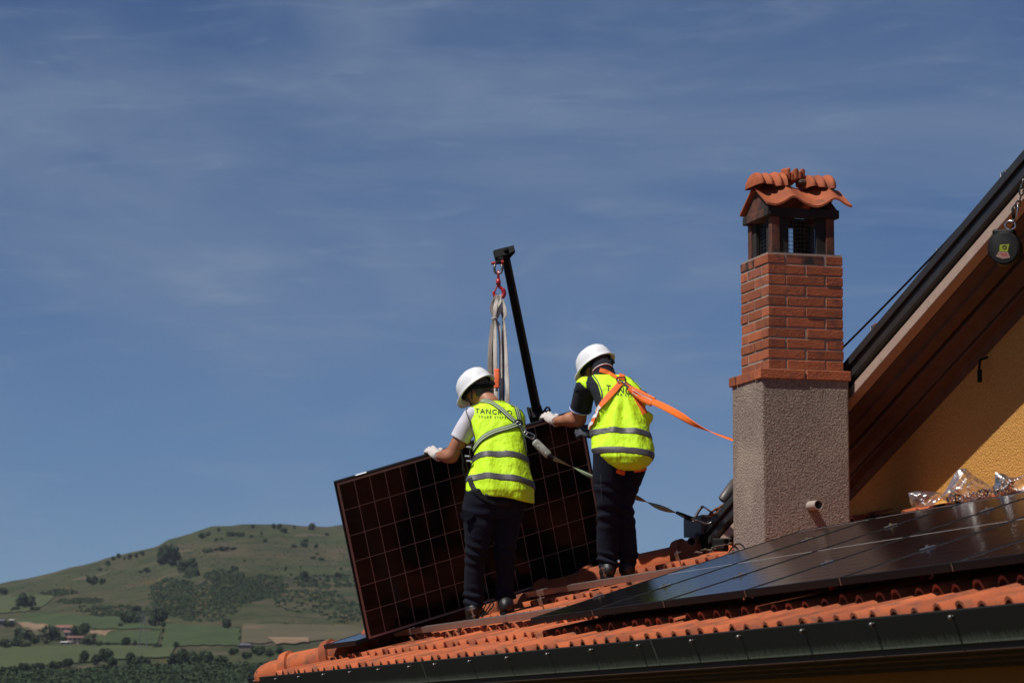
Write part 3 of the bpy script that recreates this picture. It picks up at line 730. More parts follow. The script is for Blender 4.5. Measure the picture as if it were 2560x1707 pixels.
# --- gable: yellow wall and the raking eaves of the upper roof
RHO = math.radians(18.42); H_OUT, H_WALL = 2.21, 2.63
RK = EAVE*math.cos(RHO) + UP*math.sin(RHO); RV = -EAVE*math.sin(RHO) + UP*math.cos(RHO)
def rake(a, h, v):
    b = HZ(a, h, CAM_Z + 2.274 + (a + .669)*math.tan(RHO)); return b + RV*v
def rake_part(name, poly, m, a0=-3.30, a1=6.5, seg=1):
    A = rake(a0, 0, 0); B = rake(a1, 0, 0); mb = MB(); mb.extrude(poly, A, B, UH, RV); return mb.done(name, m, house)
H = H_OUT
bevel(rake_part('rake_flashing', [(H-.034, .0), (H-.034, -.052), (H-.018, -.052), (H-.018, -.012), (H+.30, -.012), (H+.30, .0)], 'black_flashing'), .003)
bevel(rake_part('rake_flashing', [(H-.016, -.045), (H-.016, -.118), (H+.02, -.124), (H+.02, -.016), (H-.016, -.016)], 'black_flashing'), .002)
rake_part('rake_core', [(H+.022, -.02), (H+.022, -.16), (H+.30, -.16), (H+.30, -.02)], 'black_metal')
bevel(rake_part('barge_board', [(H-.012, -.160), (H-.012, -.228), (H+.06, -.228), (H+.06, -.160)], 'barge_board'), .004)
bevel(rake_part('soffit_moulding', [(H+.062, -.18), (H+.062, -.232), (H+.13, -.243), (H+.14, -.275), (H+.215, -.285), (H+.225, -.18)], 'eave_wood'), .012, 3)
bevel(rake_part('soffit_moulding', [(H+.228, -.18), (H+.228, -.300), (H+.30, -.312), (H+.325, -.345), (H+.33, -.18)], 'eave_wood'), .012, 3)
bevel(rake_part('soffit_moulding', [(H+.333, -.18), (H+.333, -.352), (H+.395, -.36), (H+.415, -.40), (H+.46, -.405), (H+.46, -.18)], 'eave_wood'), .008, 3)
mb = MB(); mb.extrude([(H+.30, -.02), (H+.30, -.17), (H+5.5, -.17), (H+5.5, -.02)], rake(-3.3, 0, 0), rake(6.5, 0, 0), UH, RV); mb.done('upper_roof', 'terracotta', house)
w = MB()
wp = [HZ(-3.0, H_WALL, CAM_Z + .9), HZ(6.3, H_WALL, CAM_Z + .9), rake(6.3, H_WALL, -.2), rake(-3.0, H_WALL, -.2)]
w.hexa([wp[0], wp[1], wp[1]+UH*.3, wp[0]+UH*.3, wp[3], wp[2], wp[2]+UH*.3, wp[3]+UH*.3])
w.done('gable_wall', 'yellow_render', house)
MB().box(EV, -3.0, -2.7, H_WALL+.3, 7.5, CAM_Z-.5, CAM_Z+1.4).done('wall', 'yellow_render', house)
# rough mortar along the foot of the gable wall
mv = []; mf = []; r = random.Random(3); nn = 60
for i in range(nn+1):
    a = -2.2 + 8.4*i/nn; t = .0 + .03*max(0, math.sin(i*1.7)*math.sin(i*.6)) + r.uniform(0, .012)
    base = np.array(R(a, 2.76, -.15))
    mv += [base + UP*0 - UH*(.10+.05*math.sin(i*.9)), base - UH*(.05) + UP*(t+.02), base + UP*(t+.065), base + UH*.05 + UP*(t+.07)]
for i in range(nn):
    for k in range(3): mf.append((4*i+k, 4*i+4+k, 4*i+5+k, 4*i+1+k))
build('wall_mortar', mv, mf, 'yellow_render', house, smooth=True)
# dark bracket left hanging on the gable wall
q = onplane(2470, 892, HZ(0, H_WALL, 8), UH)
bk = MB(); bk.tube([q, q - UH*.05 - UP*.02, q - UH*.06 - UP*.09], [.008, .009, .008], 8); bk.box(lambda x, y, z: q + EAVE*x - UH*y + UP*z, -.012, .014, .045, .066, -.15, -.075)
tag(bevel(bk.done('cable_bracket', 'black_metal'), .006), 'small black bracket fixed to the shaded yellow gable wall', 'bracket')
# little fixings on top of the rake
for px, py, k, lab in ((2186, 815, 0, 'lowest of the small metal fixings on top of the sloping roof edge'), (2352, 622, 1, 'middle one of the small metal fixings on top of the sloping roof edge'), (2512, 432, 2, 'topmost small metal fixing on the sloping roof edge')):
    q = onplane(px, py, HZ(0, H_OUT+.12, 8), UH); e = empty('roof_fixing', q - UP*.05); tag(e, lab, 'fixing', 'roof edge fixings')
    F3 = lambda x, y, z: q + RK*x + UH*y + RV*z
    bevel(MB().box(F3, -.035, .035, -.02, .02, -.07, -.058).done('foot', 'aluminium', e), .003)
    bevel(MB().box(F3, -.03, -.018, -.02, .02, -.058, .012).done('upright', 'aluminium', e), .003)
    bevel(MB().box(F3, .006, .034, -.015, .015, -.058, .004).done('clamp', 'rusty_steel' if k == 0 else 'dark_steel', e), .004)

# ================================================================== the chimney
A0, A1, HH0, HH1 = -1.0, -.474, 1.60, 2.16
ZP = CAM_Z + 2.183
chim = empty('chimney', HZ((A0+A1)/2, (HH0+HH1)/2, CAM_Z + .9)); tag(chim, 'tall chimney of red brick on a grey rendered base with tiled cap', 'chimney')
base = MB(); nz_ = 1
base.box(EV, A0, A1, HH0, HH1, CAM_Z + .85, ZP)
bevel(base.done('rendered_base', 'render_grey', chim), .012, 3)
# bricks: two bonds alternate course by course
BW = .47; ba0, ba1, bh0, bh1 = -.733-BW/2, -.733+BW/2, 1.896-.243, 1.896+.243
CO = .0644; ZB = ZP - .012; J = .011
BRK = {}
def brick(a0, a1, h0, h1, z0, z1, m='brick'):
    jit = lambda: random.uniform(-.0015, .0015)
    key = (round(a1-a0, 3), round(h1-h0, 3), round(z1-z0, 4), m)
    if key not in BRK:
        q = MB(); q.box(lambda x, y, z: EAVE*x + UH*y + UP*z, -(a1-a0)/2, (a1-a0)/2, -(h1-h0)/2, (h1-h0)/2, 0, z1-z0)
        me = bpy.data.meshes.new('brick'); me.from_pydata([list(v) for v in q.v], [], q.f); me.materials.append(MATS[m]); BRK[key] = me
    o = bpy.data.objects.new('brick', BRK[key]); put(o, HZ((a0+a1)/2 + jit()*2, (h0+h1)/2 + jit()*2, z0), chim)
    o.rotation_euler = (0, 0, random.uniform(-.006, .006)); bevel(o, .003)
    return o
mc = MB(); mc.box(EV, ba0+.0045, ba1-.0045, bh0+.0045, bh1-.0045, ZB, ZB+CO*12)
mc.box(EV, A0+.004, A1-.004, HH0+.004, HH1-.004, ZP-.002, ZB+CO-.004)
mc.done('mortar_joints', 'mortar', chim)
def course(z0, z1, a0, a1, h0, h1, bond, top=False):
    t = .110
    ma = (a0+a1)/2; mh = (h0+h1)/2
    s1 = 'brick_sooty' if top else 'brick'
    if bond == 0:
        for hs_, he, sm in ((h0, h0+t, s1), (h1-t, h1, 'brick')):
            brick(a0, ma-J/2, hs_, he, z0, z1, sm); brick(ma+J/2, a1, hs_, he, z0, z1, 'brick')
        brick(a1-t, a1, h0+t+J, h1-t-J, z0, z1, s1); brick(a0, a0+t, h0+t+J, h1-t-J, z0, z1)
    else:
        for as_, ae in ((a1-t, a1), (a0, a0+t)):
            brick(as_, ae, h0, mh-J/2, z0, z1); brick(as_, ae, mh+J/2, h1, z0, z1)
        brick(a0+t+J, a1-t-J, h0, h0+t, z0, z1, 'brick_sooty' if top == 0 and z0 > ZB + CO*9.5 else 'brick'); brick(a0+t+J, a1-t-J, h1-t, h1, z0, z1)
course(ZB, ZB+CO-J*.6, A0-.012, A1+.012, HH0-.012, HH1+.012, 1)
for k in range(1, 12):
    course(ZB+CO*k, ZB+CO*(k+1)-J, ba0, ba1, bh0, bh1, 1-(k % 2), k == 11)
# smoke hood: four corner piers, side panels, lintels, a little gabled tile roof
ZH = ZB + CO*12; hw = .205; ca, ch = -.733, 1.896
HB = .228
def CH(x, y, z): return HZ(ca + x, ch + y, ZH + z)
for sx in (-1, 1):
    for sy in (-1, 1):
        x0, x1 = sorted((sx*hw, sx*(hw-.055))); y0, y1 = sorted((sy*hw, sy*(hw-.055)))
        bevel(MB().box(CH, x0, x1, y0, y1, 0, HB).done('hood_pier', 'terracotta_sooty', chim), .004)
        y2, y3 = sorted((sy*(hw-.055), sy*.090)); x2, x3 = sorted((sx*(hw-.008), sx*(hw-.035)))
        bevel(MB().box(CH, x2, x3, y2, y3, 0, HB-.002).done('hood_panel', 'soot_and_shade', chim), .003)
        y2, y3 = sorted((sy*(hw-.01), sy*(hw-.035))); x2, x3 = sorted((sx*(hw-.055), sx*.09))
        bevel(MB().box(CH, x2, x3, y2, y3, 0, HB-.002).done('hood_panel', 'soot_and_shade', chim), .003)
for sx in (-1, 1):
    x0, x1 = sorted((sx*(hw+.010), sx*(hw-.06)))
    bevel(MB().box(CH, x0, x1, -hw-.03, hw+.03, HB, HB+.052).done('hood_lintel', 'soot_and_shade', chim), .004)  # near and far lintels blackened to hold the shade under the tiles
for sy in (-1, 1):
    y0, y1 = sorted((sy*(hw+.03), sy*(hw-.06)))
    bevel(MB().box(CH, -hw+.061, hw-.061, y0, y1, HB+.001, HB+.051).done('hood_lintel', 'terracotta_sooty', chim), .004)
    pm = MB(); yy = sy*(hw+.015); y2 = sy*(hw-.03)
    pm.add([CH(-hw-.01, yy, HB+.052), CH(hw+.01, yy, HB+.052), CH(0, yy, HB+.196), CH(-hw-.01, y2, HB+.052), CH(hw+.01, y2, HB+.052), CH(0, y2, HB+.196)], [(0, 1, 2), (5, 4, 3), (0, 3, 4, 1), (1, 4, 5, 2), (2, 5, 3, 0)])
    pm.done('hood_gable', 'terracotta_sooty', chim)
scr = MB()
for sx in (-1, 1):
    for k in range(9): scr.tube([CH(sx*(hw-.04), -.096 + .024*k, 0), CH(sx*(hw-.04), -.096 + .024*k, HB)], .0011, 4)
    for k in range(9): scr.tube([CH(sx*(hw-.04), -.098, .012 + .025*k), CH(sx*(hw-.04), .098, .012 + .025*k)], .0011, 4)
for sy in (-1, 1):
    for k in range(8): scr.tube([CH(-.088 + .025*k, sy*(hw-.04), 0), CH(-.088 + .025*k, sy*(hw-.04), HB)], .0011, 4)
    for k in range(9): scr.tube([CH(-.09, sy*(hw-.04), .012 + .025*k), CH(.09, sy*(hw-.04), .012 + .025*k)], .0011, 4)
scr.done('wire_screen', 'dark_steel', chim)
# tiles of the hood: two rolled tiles on each slope
slope_l = .245; sang = math.radians(31)
def hood_tile(sgn, y0):
    V = []; F = []; n = 15; Wt = .285
    for s in (0, 1):
        for j in range(5):
            t = j/4
            for i in range(n+1):
                u_ = i/n; z = .052*math.exp(-((u_-.62)/.20)**2) - .012*math.exp(-((u_-.18)/.15)**2)
                z = z*(1 - .12*t) - s*.013
                dd = .03 + t*slope_l
                V.append(CH(sgn*(.0 + dd*math.cos(sang)), y0 + u_*Wt, HB + .222 - dd*math.sin(sang) + z))
    m = 5*(n+1)
    for j in range(4):
        for i in range(n):
            a = j*(n+1)+i
            F.append((a, a+1, a+n+2, a+n+1)); F.append((m+a, m+a+n+1, m+a+n+2, m+a+1))
    for i in range(n): a = 4*(n+1)+i; F.append((a, a+1, m+a+1, m+a)); F.append((i+1, i, m+i, m+i+1))
    for j in range(4): a = j*(n+1); F.append((a, a+n+1, m+a+n+1, m+a)); a += n; F.append((a+n+1, a, m+a, m+a+n+1))
    return build('hood_tile', V, F, 'terracotta_clean', chim, autosmooth=45)
for sg in (1, -1):
    for k in range(2): hood_tile(sg, -.245 + .272*k)
# broken, scalloped ridge pieces with a lump of mortar between
def ridge_piece(y0, y1, nrib, seed):
    V = []; F = []; n = 22; r = random.Random(seed); ns = 36
    for j in range(ns+1):
        t = j/ns; y = y0 + (y1-y0)*t; rib = abs(math.sin(math.pi*nrib*t)); end = min(1, min(t, 1-t)*9 + .55)
        for k in range(n+1):
            th = math.pi*k/n; rr = (.098 + .030*rib)*end
            V.append(CH(rr*1.10*math.cos(th), y, HB + .206 + rr*.74*math.sin(th) + .006*math.sin(7*t + k*.3)))
    for j in range(ns):
        for k in range(n): a = j*(n+1)+k; F.append((a, a+1, a+n+2, a+n+1))
    F.append(tuple(range(n+1))); F.append(tuple(range(ns*(n+1)+n, ns*(n+1)-1, -1)))
    return build('ridge_tile', V, F, 'terracotta_clean', chim, autosmooth=38)
ridge_piece(-.262, -.055, 3.5, 1); ridge_piece(.075, .265, 3, 2)
lump = MB(); r = random.Random(5)
for k in range(7): lump.sphere(CH(r.uniform(-.05, .05), r.uniform(-.06, .075), HB + .232 + r.uniform(0, .05)), (r.uniform(.02, .035), r.uniform(.02, .04), r.uniform(.012, .02)), 7, 5)
lump.done('ridge_mortar', 'mortar_dark', chim)
for k in range(6):
    y = -.055 + .024*k; q = CH(r.uniform(.0, .03), y, HB + .270 + .012*math.sin(k*2))
    ax = [norm(EAVE + UP*r.uniform(-.3, .3)), norm(UH + UP*r.uniform(-.2, .5)), UP]
    s = MB(); s.box(lambda x, yy, z: q + ax[0]*x + ax[1]*yy + ax[2]*z, -.06, .055, -.012, .016, -.02, .035 + .02*(k % 2)); bevel(s.done('broken_shard', 'terracotta_clean', chim), .01, 2)
# overflow pipe
pc = onplane(2026, 1264, HZ(A1, 0, 0), EAVE)
V = []; F = []; n = 20
for x, rr in ((-.03, .029), (.135, .029), (.135, .0255), (-.02, .0255)):
    for k in range(n): th = 2*math.pi*k/n; V.append(pc + EAVE*x + UH*rr*math.cos(th) + UP*rr*math.sin(th) - UP*.02*max(x, 0))
for j in range(3):
    for k in range(n): F.append((j*n+k, j*n+(k+1) % n, (j+1)*n+(k+1) % n, (j+1)*n+k))
F.append(tuple(3*n+k for k in range(n)))
build('overflow_pipe', V, F, 'pipe_pvc', chim, autosmooth=40)

# ================================================================== solar panels
CELLS = {}
def solar_panel(name, O, ex, ey, nn, W, Hh, nx, ny, label, group=None, midline=False):
    """O: lower corner of the glass; ex short side, ey long side"""
    def L3(x, y, z): return O + ex*x + ey*y + nn*z
    t = empty(name, L3(W/2, Hh/2, -.035)); tag(t, label, 'solar panel', group)
    fr = MB(); w = .011; dp = -.035
    fr.box(L3, 0, W, 0, w, dp, 0); fr.box(L3, 0, W, Hh-w, Hh, dp, 0); fr.box(L3, 0, w, w, Hh-w, dp, -.0001); fr.box(L3, W-w, W, w, Hh-w, dp, -.0001)
    bevel(fr.done('frame', 'black_frame', t), .0015)
    MB().box(L3, w, W-w, w, Hh-w, -.012, -.0045).done('dark_underside', 'black_frame', t)  # black layer added under the sheet so no light bounces onto the tiles
    sheet = MB().box(L3, w, W-w, w, Hh-w, -.0044, -.0035).done('backsheet', 'backsheet', t)
    m = .014; g = .0042; cw = (W - 2*w - 2*m)/nx; mid = .012 if midline else 0; chh = (Hh - 2*w - 2*m - mid)/ny
    key = (round(cw, 4), round(chh, 4))
    if key not in CELLS:
        q = MB(); q.box(lambda x, y, z: np.array([x, y, z]), 0, cw-g, 0, chh-g, 0, .001)
        me = bpy.data.meshes.new('cell'); me.from_pydata([list(v) for v in q.v], [], q.f); me.materials.append(MATS['solar_cell']); CELLS[key] = me
    eu = Matrix([list(q) for q in np.stack([ex, ey, nn], 1)]).to_euler()
    for i in range(nx):
        for j in range(ny):
            o = bpy.data.objects.new('cell', CELLS[key])
            put(o, L3(w + m + i*cw + g/2, w + m + j*chh + g/2 + (mid if j >= ny/2 else 0), -.0036), sheet); o.rotation_euler = eu
    if midline:
        MB().box(L3, w+.002, W-w-.002, Hh/2 - .003, Hh/2 + .003, -.0036, -.0024).done('centre_strip', 'backsheet_white', t)
    return t
ORD = ['first', 'second', 'third', 'fourth', 'fifth', 'sixth', 'seventh']
PWID = 1.154
for i in range(7):
    solar_panel('solar_panel', R(i*PWID + .01, 0, 0), EAVE, US, RN, 1.134, 1.722, 6, 18,
                ORD[i] + ' black panel of the fixed row, counted from its far left end', 'solar panels fixed in a row on the roof', True)
solar_panel('solar_panel', R(-5.30, .02, 0), EAVE, US, RN, .99, .98, 6, 6, 'small black panel lying flat on the tiles left of the lifted panel, mirroring the sky')
HX = np.array([.9251, .2355, .2978]); HY = np.array([-.1732, -.4363, .8830]); HN = np.array([.3379, -.8684, -.3628])
HO = np.array([-1.0021, 21.9978, 8.7000]); HW, HL = 1.202, 1.834
solar_panel('lifted_panel', HO, HX, HY, HN, HL, HW, 16, 6, 'large black panel stood on its long edge between the two workers')
lb = MB().box(lambda x, y, z: HO + HX*x + HY*y + HN*z, .155, .235, HW+.0006, HW+.002, -.028, -.008).done('sticker', 'white_label')
tag(lb, 'small white sticker on the top edge of the lifted panel', 'sticker')

# --- mounting rails along the eave direction
for b, lab, a0 in ((.43, 'lower aluminium mounting rail in front of the left worker', -4.75), (1.29, 'upper aluminium mounting rail in front of the right worker', -4.35)):
    rl = empty('mounting_rail', R(1.5, b, -.08)); tag(rl, lab, 'rail', 'mounting rails')
    pr = [(-.019, -.0365), (-.019, -.078), (.019, -.078), (.019, -.0365), (.008, -.0365), (.008, -.046), (-.008, -.046), (-.008, -.0365)]
    m = MB(); m.extrude(pr, R(a0, b, 0), R(8.1, b, 0), US, RN); bevel(m.done('profile', 'rail_metal', rl), .0015)
    for a in (-3.9, -2.05, -.3, 1.9, 4.0):
        MB().box(R, a, a+.16, b-.0225, b-.0192, -.074, -.042).done('splice_plate', 'rail_metal', rl)
    for a in np.arange(-4.2, 8, 1.1):
        hk = MB(); hk.box(R, a, a+.035, b-.012, b+.012, -.16, -.079); hk.box(R, a, a+.035, b-.012, b+.25, -.166, -.158); hk.done('roof_hook', 'dark_steel', rl)
# --- clamps between the panels
def clamp(a, b, label, end=False):
    e = empty('panel_clamp', R(a, b, -.03)); tag(e, label, 'clamp', 'clamps between the panels')
    p = MB(); p.box(R, a-.012, a+.012, b-.034, b+.034, .0006, .005); bevel(p.done('plate', 'aluminium', e), .001)
    s = MB(); s.tube([R(a, b, -.03), R(a, b, .016)], .0055, 8); s.tube([R(a, b, .005), R(a, b, .012)], .009, 6); s.done('bolt', 'steel', e)
for i in range(1, 7):
    clamp(i*PWID, .43, 'lower clamp at the joint between the %s and %s fixed panels' % (ORD[i-1], ORD[i]))
    clamp(i*PWID, 1.29, 'upper clamp at the joint between the %s and %s fixed panels' % (ORD[i-1], ORD[i]))
clamp(.0, .43, 'lower clamp on the free left edge of the fixed row'); clamp(.0, 1.29, 'upper clamp on the free left edge of the fixed row')
def joint_pin(a, label):
    o = MB().box(R, a-.004, a+.004, -.002, -.0006, -.034, -.001).done('edge_pin', 'aluminium'); tag(o, label, 'pin', 'bright pins on the lower edge of the panels')
for i in range(1, 7): joint_pin(i*PWID - .0, 'bright thin pin on the lower edge between the %s and %s fixed panels' % (ORD[i-1], ORD[i]))
# --- loose brackets waiting for the next panels
def plate_bracket(a, b, label):
    e = empty('end_bracket', R(a, b, -.09)); tag(e, label, 'bracket', 'grey plate brackets on the roof')
    bevel(MB().box(R, a-.034, a+.034, b, b+.004, -.055, .0).done('plate', 'aluminium', e), .002)
    MB().box(R, a-.034, a+.034, b+.004, b+.03, -.004, .0).done('lip', 'aluminium', e)
    s = MB(); s.tube([R(a, b+.012, -.10), R(a, b+.012, .014)], .005, 7); s.done('bolt', 'steel', e)
def brk_at(px, py, c): p = onplane(px, py, R(0, 0, c), RN) - P0; return float(np.dot(p, EAVE)), float(np.dot(p, US))
a_, b_ = brk_at(1353, 1516, -.055); plate_bracket(a_, b_, 'bright square bracket standing on the tiles right of the left worker')
a_, b_ = brk_at(1695, 1402, -.055); plate_bracket(a_, b_, 'bright square bracket by the hip tiles near the chimney')
def t_clamp(px, py, label):
    a, b = brk_at(px, py + 16, -.036); b -= 0
    e = empty('t_clamp', R(a, b, -.05)); tag(e, label, 'clamp', 'loose T clamps on the rails')
    bevel(MB().box(R, a-.045, a+.045, b-.014, b+.014, .012, .018).done('plate', 'aluminium', e), .0015)
    s = MB(); s.tube([R(a, b, -.05), R(a, b, .028)], .006, 8); s.tube([R(a, b, .018), R(a, b, .026)], .010, 6); s.tube([R(a, b, -.036), R(a, b, -.028)], .016, 8); s.done('bolt', 'steel', e)
t_clamp(1184, 1524, 'loose clamp standing on the rail before the left boot of the left worker')
t_clamp(1512, 1422, 'loose clamp standing on the rail before the boot of the right worker')

# ================================================================== people
def surface_nets(Fv, o, h):
    """mesh of the zero level of a sampled distance field"""
    nx, ny, nz = Fv.shape; neg = Fv < 0
    c8 = [neg[i:nx-1+i, j:ny-1+j, k:nz-1+k] for i in (0, 1) for j in (0, 1) for k in (0, 1)]
    cnt = sum(q.astype(np.int8) for q in c8); act = (cnt > 0) & (cnt < 8)
    idx = -np.ones(act.shape, np.int64); I = np.argwhere(act); idx[act] = np.arange(len(I))
    acc = np.zeros((len(I), 3)); num = np.zeros(len(I))
    cor = [(i, j, k) for i in (0, 1) for j in (0, 1) for k in (0, 1)]
    val = {c: Fv[I[:, 0]+c[0], I[:, 1]+c[1], I[:, 2]+c[2]] for c in cor}
    for a in range(8):
        for b in range(a+1, 8):
            ca_, cb = cor[a], cor[b]
            if sum(abs(p-q) for p, q in zip(ca_, cb)) != 1: continue
            va, vb = val[ca_], val[cb]; m = (va < 0) != (vb < 0)
            t = np.where(m, va/np.where(m, va-vb, 1), 0)
            for ax in range(3): acc[:, ax] += np.where(m, ca_[ax] + t*(cb[ax]-ca_[ax]), 0)
            num += m
    V = (I + acc/num[:, None])*h + o
    faces = []
    for ax in range(3):
        b_, c_ = (ax+1) % 3, (ax+2) % 3
        sl0 = [slice(1, -1)]*3; sl1 = [slice(1, -1)]*3; sl0[ax] = slice(0, -1); sl1[ax] = slice(1, None)
        A_, B_ = neg[tuple(sl0)], neg[tuple(sl1)]; E = np.argwhere(A_ != B_)
        if not len(E): continue
        off = np.ones(3, int); off[ax] = 0; E = E + off
        flip = neg[E[:, 0], E[:, 1], E[:, 2]]
        eb = np.zeros(3, int); eb[b_] = 1; ec = np.zeros(3, int); ec[c_] = 1
        q = [E-eb-ec, E-ec, E, E-eb]; ids = np.stack([idx[p[:, 0], p[:, 1], p[:, 2]] for p in q], 1)
        ids[~flip] = ids[~flip][:, ::-1]; faces.append(ids)
    return V, np.vstack(faces)
def smin(a, b, k):
    hh = np.clip(.5 + .5*(b-a)/k, 0, 1); return b*(1-hh) + a*hh - k*hh*(1-hh)
def cap_d(P, a, b, ra, rb):
    a = np.asarray(a, np.float32); b = np.asarray(b, np.float32); ab = b-a
    t = np.clip(((P[0]-a[0])*ab[0] + (P[1]-a[1])*ab[1] + (P[2]-a[2])*ab[2])/max(float(ab@ab), 1e-9), 0, 1)
    return np.sqrt((P[0]-a[0]-t*ab[0])**2 + (P[1]-a[1]-t*ab[1])**2 + (P[2]-a[2]-t*ab[2])**2) - (ra + (rb-ra)*t)
def ell_d(P, c, r, ax=None):
    d = [P[i]-c[i] for i in range(3)]
    if ax is not None: d = [d[0]*q[0] + d[1]*q[1] + d[2]*q[2] for q in ax]
    k = np.sqrt((d[0]/r[0])**2 + (d[1]/r[1])**2 + (d[2]/r[2])**2); return (k-1)*min(r)
def sin3(P, f, seed, n=6, st=(1, 1, 1)):
    r = np.random.default_rng(seed); s = 0
    for i in range(n):
        w = norm(r.normal(size=3))*f*r.uniform(.6, 1.5)*np.array(st); s = s + np.sin(P[0]*w[0] + P[1]*w[1] + P[2]*w[2] + r.uniform(0, 6.3))
    return s/n
class Figure:
    """local frame: x right, y away from the camera along the view, z up; built from photo points"""
    def __init__(s, px, py, depth):
        s.px, s.py = px, py; s.B = at(px, py, depth); v = s.B - CAM; s.dist = np.linalg.norm(v); s.ey = v/s.dist
        s.ex = norm(np.cross(s.ey, UP)); s.ez = np.cross(s.ex, s.ey); s.k = s.dist/math.hypot(LENS_PX, math.hypot(px-1280, py-853.5))
    def X(s, px): return (px - s.px)*s.k
    def Zc(s, py): return (s.py - py)*s.k
    def P(s, px, py, y=0.): q = 1 + y/s.dist; return np.array([s.X(px)*q, y, s.Zc(py)*q])
    def world(s, V): V = np.asarray(V, float); return s.B + V[:, :1]*s.ex + V[:, 1:2]*s.ey + V[:, 2:3]*s.ez
    def w1(s, p): return s.B + s.ex*p[0] + s.ey*p[1] + s.ez*p[2]
    def loft(s, rows):
        """rows: (py, left px, right px, centre depth, half depth) -> arrays over height"""
        r = sorted([(s.Zc(q[0]), s.X((q[1]+q[2])/2), (q[2]-q[1])/2*s.k, q[3], q[4]) for q in rows]); return np.array(r)
    def loft_d(s, P, T, cap=True, pw=2.3):
        z = P[2]; xc = np.interp(z, T[:, 0], T[:, 1]); rx = np.interp(z, T[:, 0], T[:, 2]); yc = np.interp(z, T[:, 0], T[:, 3]); ry = np.interp(z, T[:, 0], T[:, 4])
        k = (np.abs((P[0]-xc)/rx)**pw + np.abs((P[1]-yc)/ry)**pw)**(1/pw); d = (k-1)*np.minimum(rx, ry)
        if cap: d = np.maximum(d, np.maximum(z - T[-1, 0], T[0, 0] - z))
        return d
    def mesh(s, fn, lo, hi, h):
        lo = np.array(lo)-2*h; hi = np.array(hi)+2*h; n = np.ceil((hi-lo)/h).astype(int)+1
        g = [(lo[i] + h*np.arange(n[i])).astype(np.float32) for i in range(3)]
        P = (g[0][:, None, None], g[1][None, :, None], g[2][None, None, :])
        Fv = np.broadcast_to(fn(P), tuple(n)).astype(np.float32)
        Fv = Fv.copy()
        for ax in range(3):
            sl = [slice(None)]*3
            for e in (0, -1): sl[ax] = e; Fv[tuple(sl)] = np.maximum(Fv[tuple(sl)], h*.5)
        return surface_nets(Fv, lo, h)
    def part(s, name, fn, lo, hi, h, m, parent):
        V, F = s.mesh(fn, lo, hi, h); W = s.world(V)
        o = build(name, W, F, m, parent, smooth=True)
        return o, BVHTree.FromPolygons(W.tolist(), F.tolist())
def cast(bvhs, px, py):
    r = norm(ray(px, py)); best = None
    for b in bvhs:
        hit = b.ray_cast(Vector(CAM), Vector(r))
        if hit[0] is not None and (best is None or hit[3] < best[2]): best = (np.array(hit[0]), np.array(hit[1]), hit[3])
    if best is None: return None
    n = best[1]; n = n if np.dot(n, r) < 0 else -n
    return best[0], n
def ribbon_pts(pts, nrm, width, thick):
    """flat strap through points with normals: verts, faces, uv (u across)"""
    V = []; F = []; U = []; m = len(pts)
    ws = width if hasattr(width, '__len__') else [width]*m
    for i in range(m):
        t = norm(pts[min(i+1, m-1)] - pts[max(i-1, 0)]); s = norm(np.cross(t, nrm[i])); n = norm(np.cross(s, t))
        for (q, e, u_) in ((-1, 1, 0), (-.5, 1.25, .25), (0, 1.3, .5), (.5, 1.25, .75), (1, 1, 1), (1, 0, 1), (-1, 0, 0)):
            V.append(pts[i] + s*q*ws[i]/2 + n*(thick*e)); U.append((u_, i/m))
    k = 7
    for i in range(m-1):
        for j in range(k): F.append((i*k+j, i*k+(j+1) % k, (i+1)*k+(j+1) % k, (i+1)*k+j))
    F += [tuple(range(k-1, -1, -1)), tuple((m-1)*k + j for j in range(k))]
    return V, F, U
def strap(name, path, width, m, parent, bvhs, lift=.004, thick=.003, per=7, uvd=True):
    P, Nn = [], []
    for q in smooth_path([np.array(p, float) for p in path], per):
        h = None
        for dx, dy in ((0, 0), (2, 2), (-2, 2), (4, 4), (-4, 4), (0, 6), (7, 6), (-7, 6), (0, 11), (0, -6), (0, -12)):
            h = cast(bvhs, q[0]+dx, q[1]+dy)
            if h is not None: break
        if h is None: continue
        P.append(h[0]); Nn.append(h[1])
    if len(P) < 3: print('strap missed', name, path); return None
    P = np.array(P); Nn = np.array(Nn)
    for _ in range(3):
        P[1:-1] = (P[:-2] + 2*P[1:-1] + P[2:])/4; Nn[1:-1] = (Nn[:-2] + Nn[1:-1] + Nn[2:])
    Nn = Nn/np.linalg.norm(Nn, axis=1)[:, None]
    V, F, U = ribbon_pts(list(P + Nn*lift), list(Nn), width, thick)
    return build(name, V, F, m, parent, uv=U, smooth=False)
def text_on(name, txt, origin, right, up, size_px, m, parent, bvhs, lift=.0025, spacing=1.0, shear=0):
    """flat lettering pressed onto a garment; origin/right/up in photo pixels"""
    cu = bpy.data.curves.new('lettering', 'FONT'); cu.body = txt; cu.size = 1.0; cu.space_character = spacing; cu.resolution_u = 3; cu.offset = .008
    ob = bpy.data.objects.new('lettering', cu); COL.objects.link(ob)
    me = bpy.data.meshes.new_from_object(ob); COL.objects.unlink(ob); bpy.data.objects.remove(ob); bpy.data.curves.remove(cu)
    bm = bmesh.new(); bm.from_mesh(me); bmesh.ops.triangulate(bm, faces=bm.faces[:])
    bmesh.ops.subdivide_edges(bm, edges=[e for e in bm.edges if e.calc_length() > .15], cuts=2); bmesh.ops.triangulate(bm, faces=bm.faces[:])
    V = []; 
    for v in bm.verts:
        p = np.array(origin) + np.array(right)*v.co.x*size_px + np.array(up)*v.co.y*size_px
        h = cast(bvhs, p[0], p[1])
        V.append(h[0] + h[1]*lift if h is not None else at(p[0], p[1], 22.0))
    F = [[v.index for v in f.verts] for f in bm.faces]; bm.free(); bpy.data.meshes.remove(me)
    return build(name, V, F, m, parent)
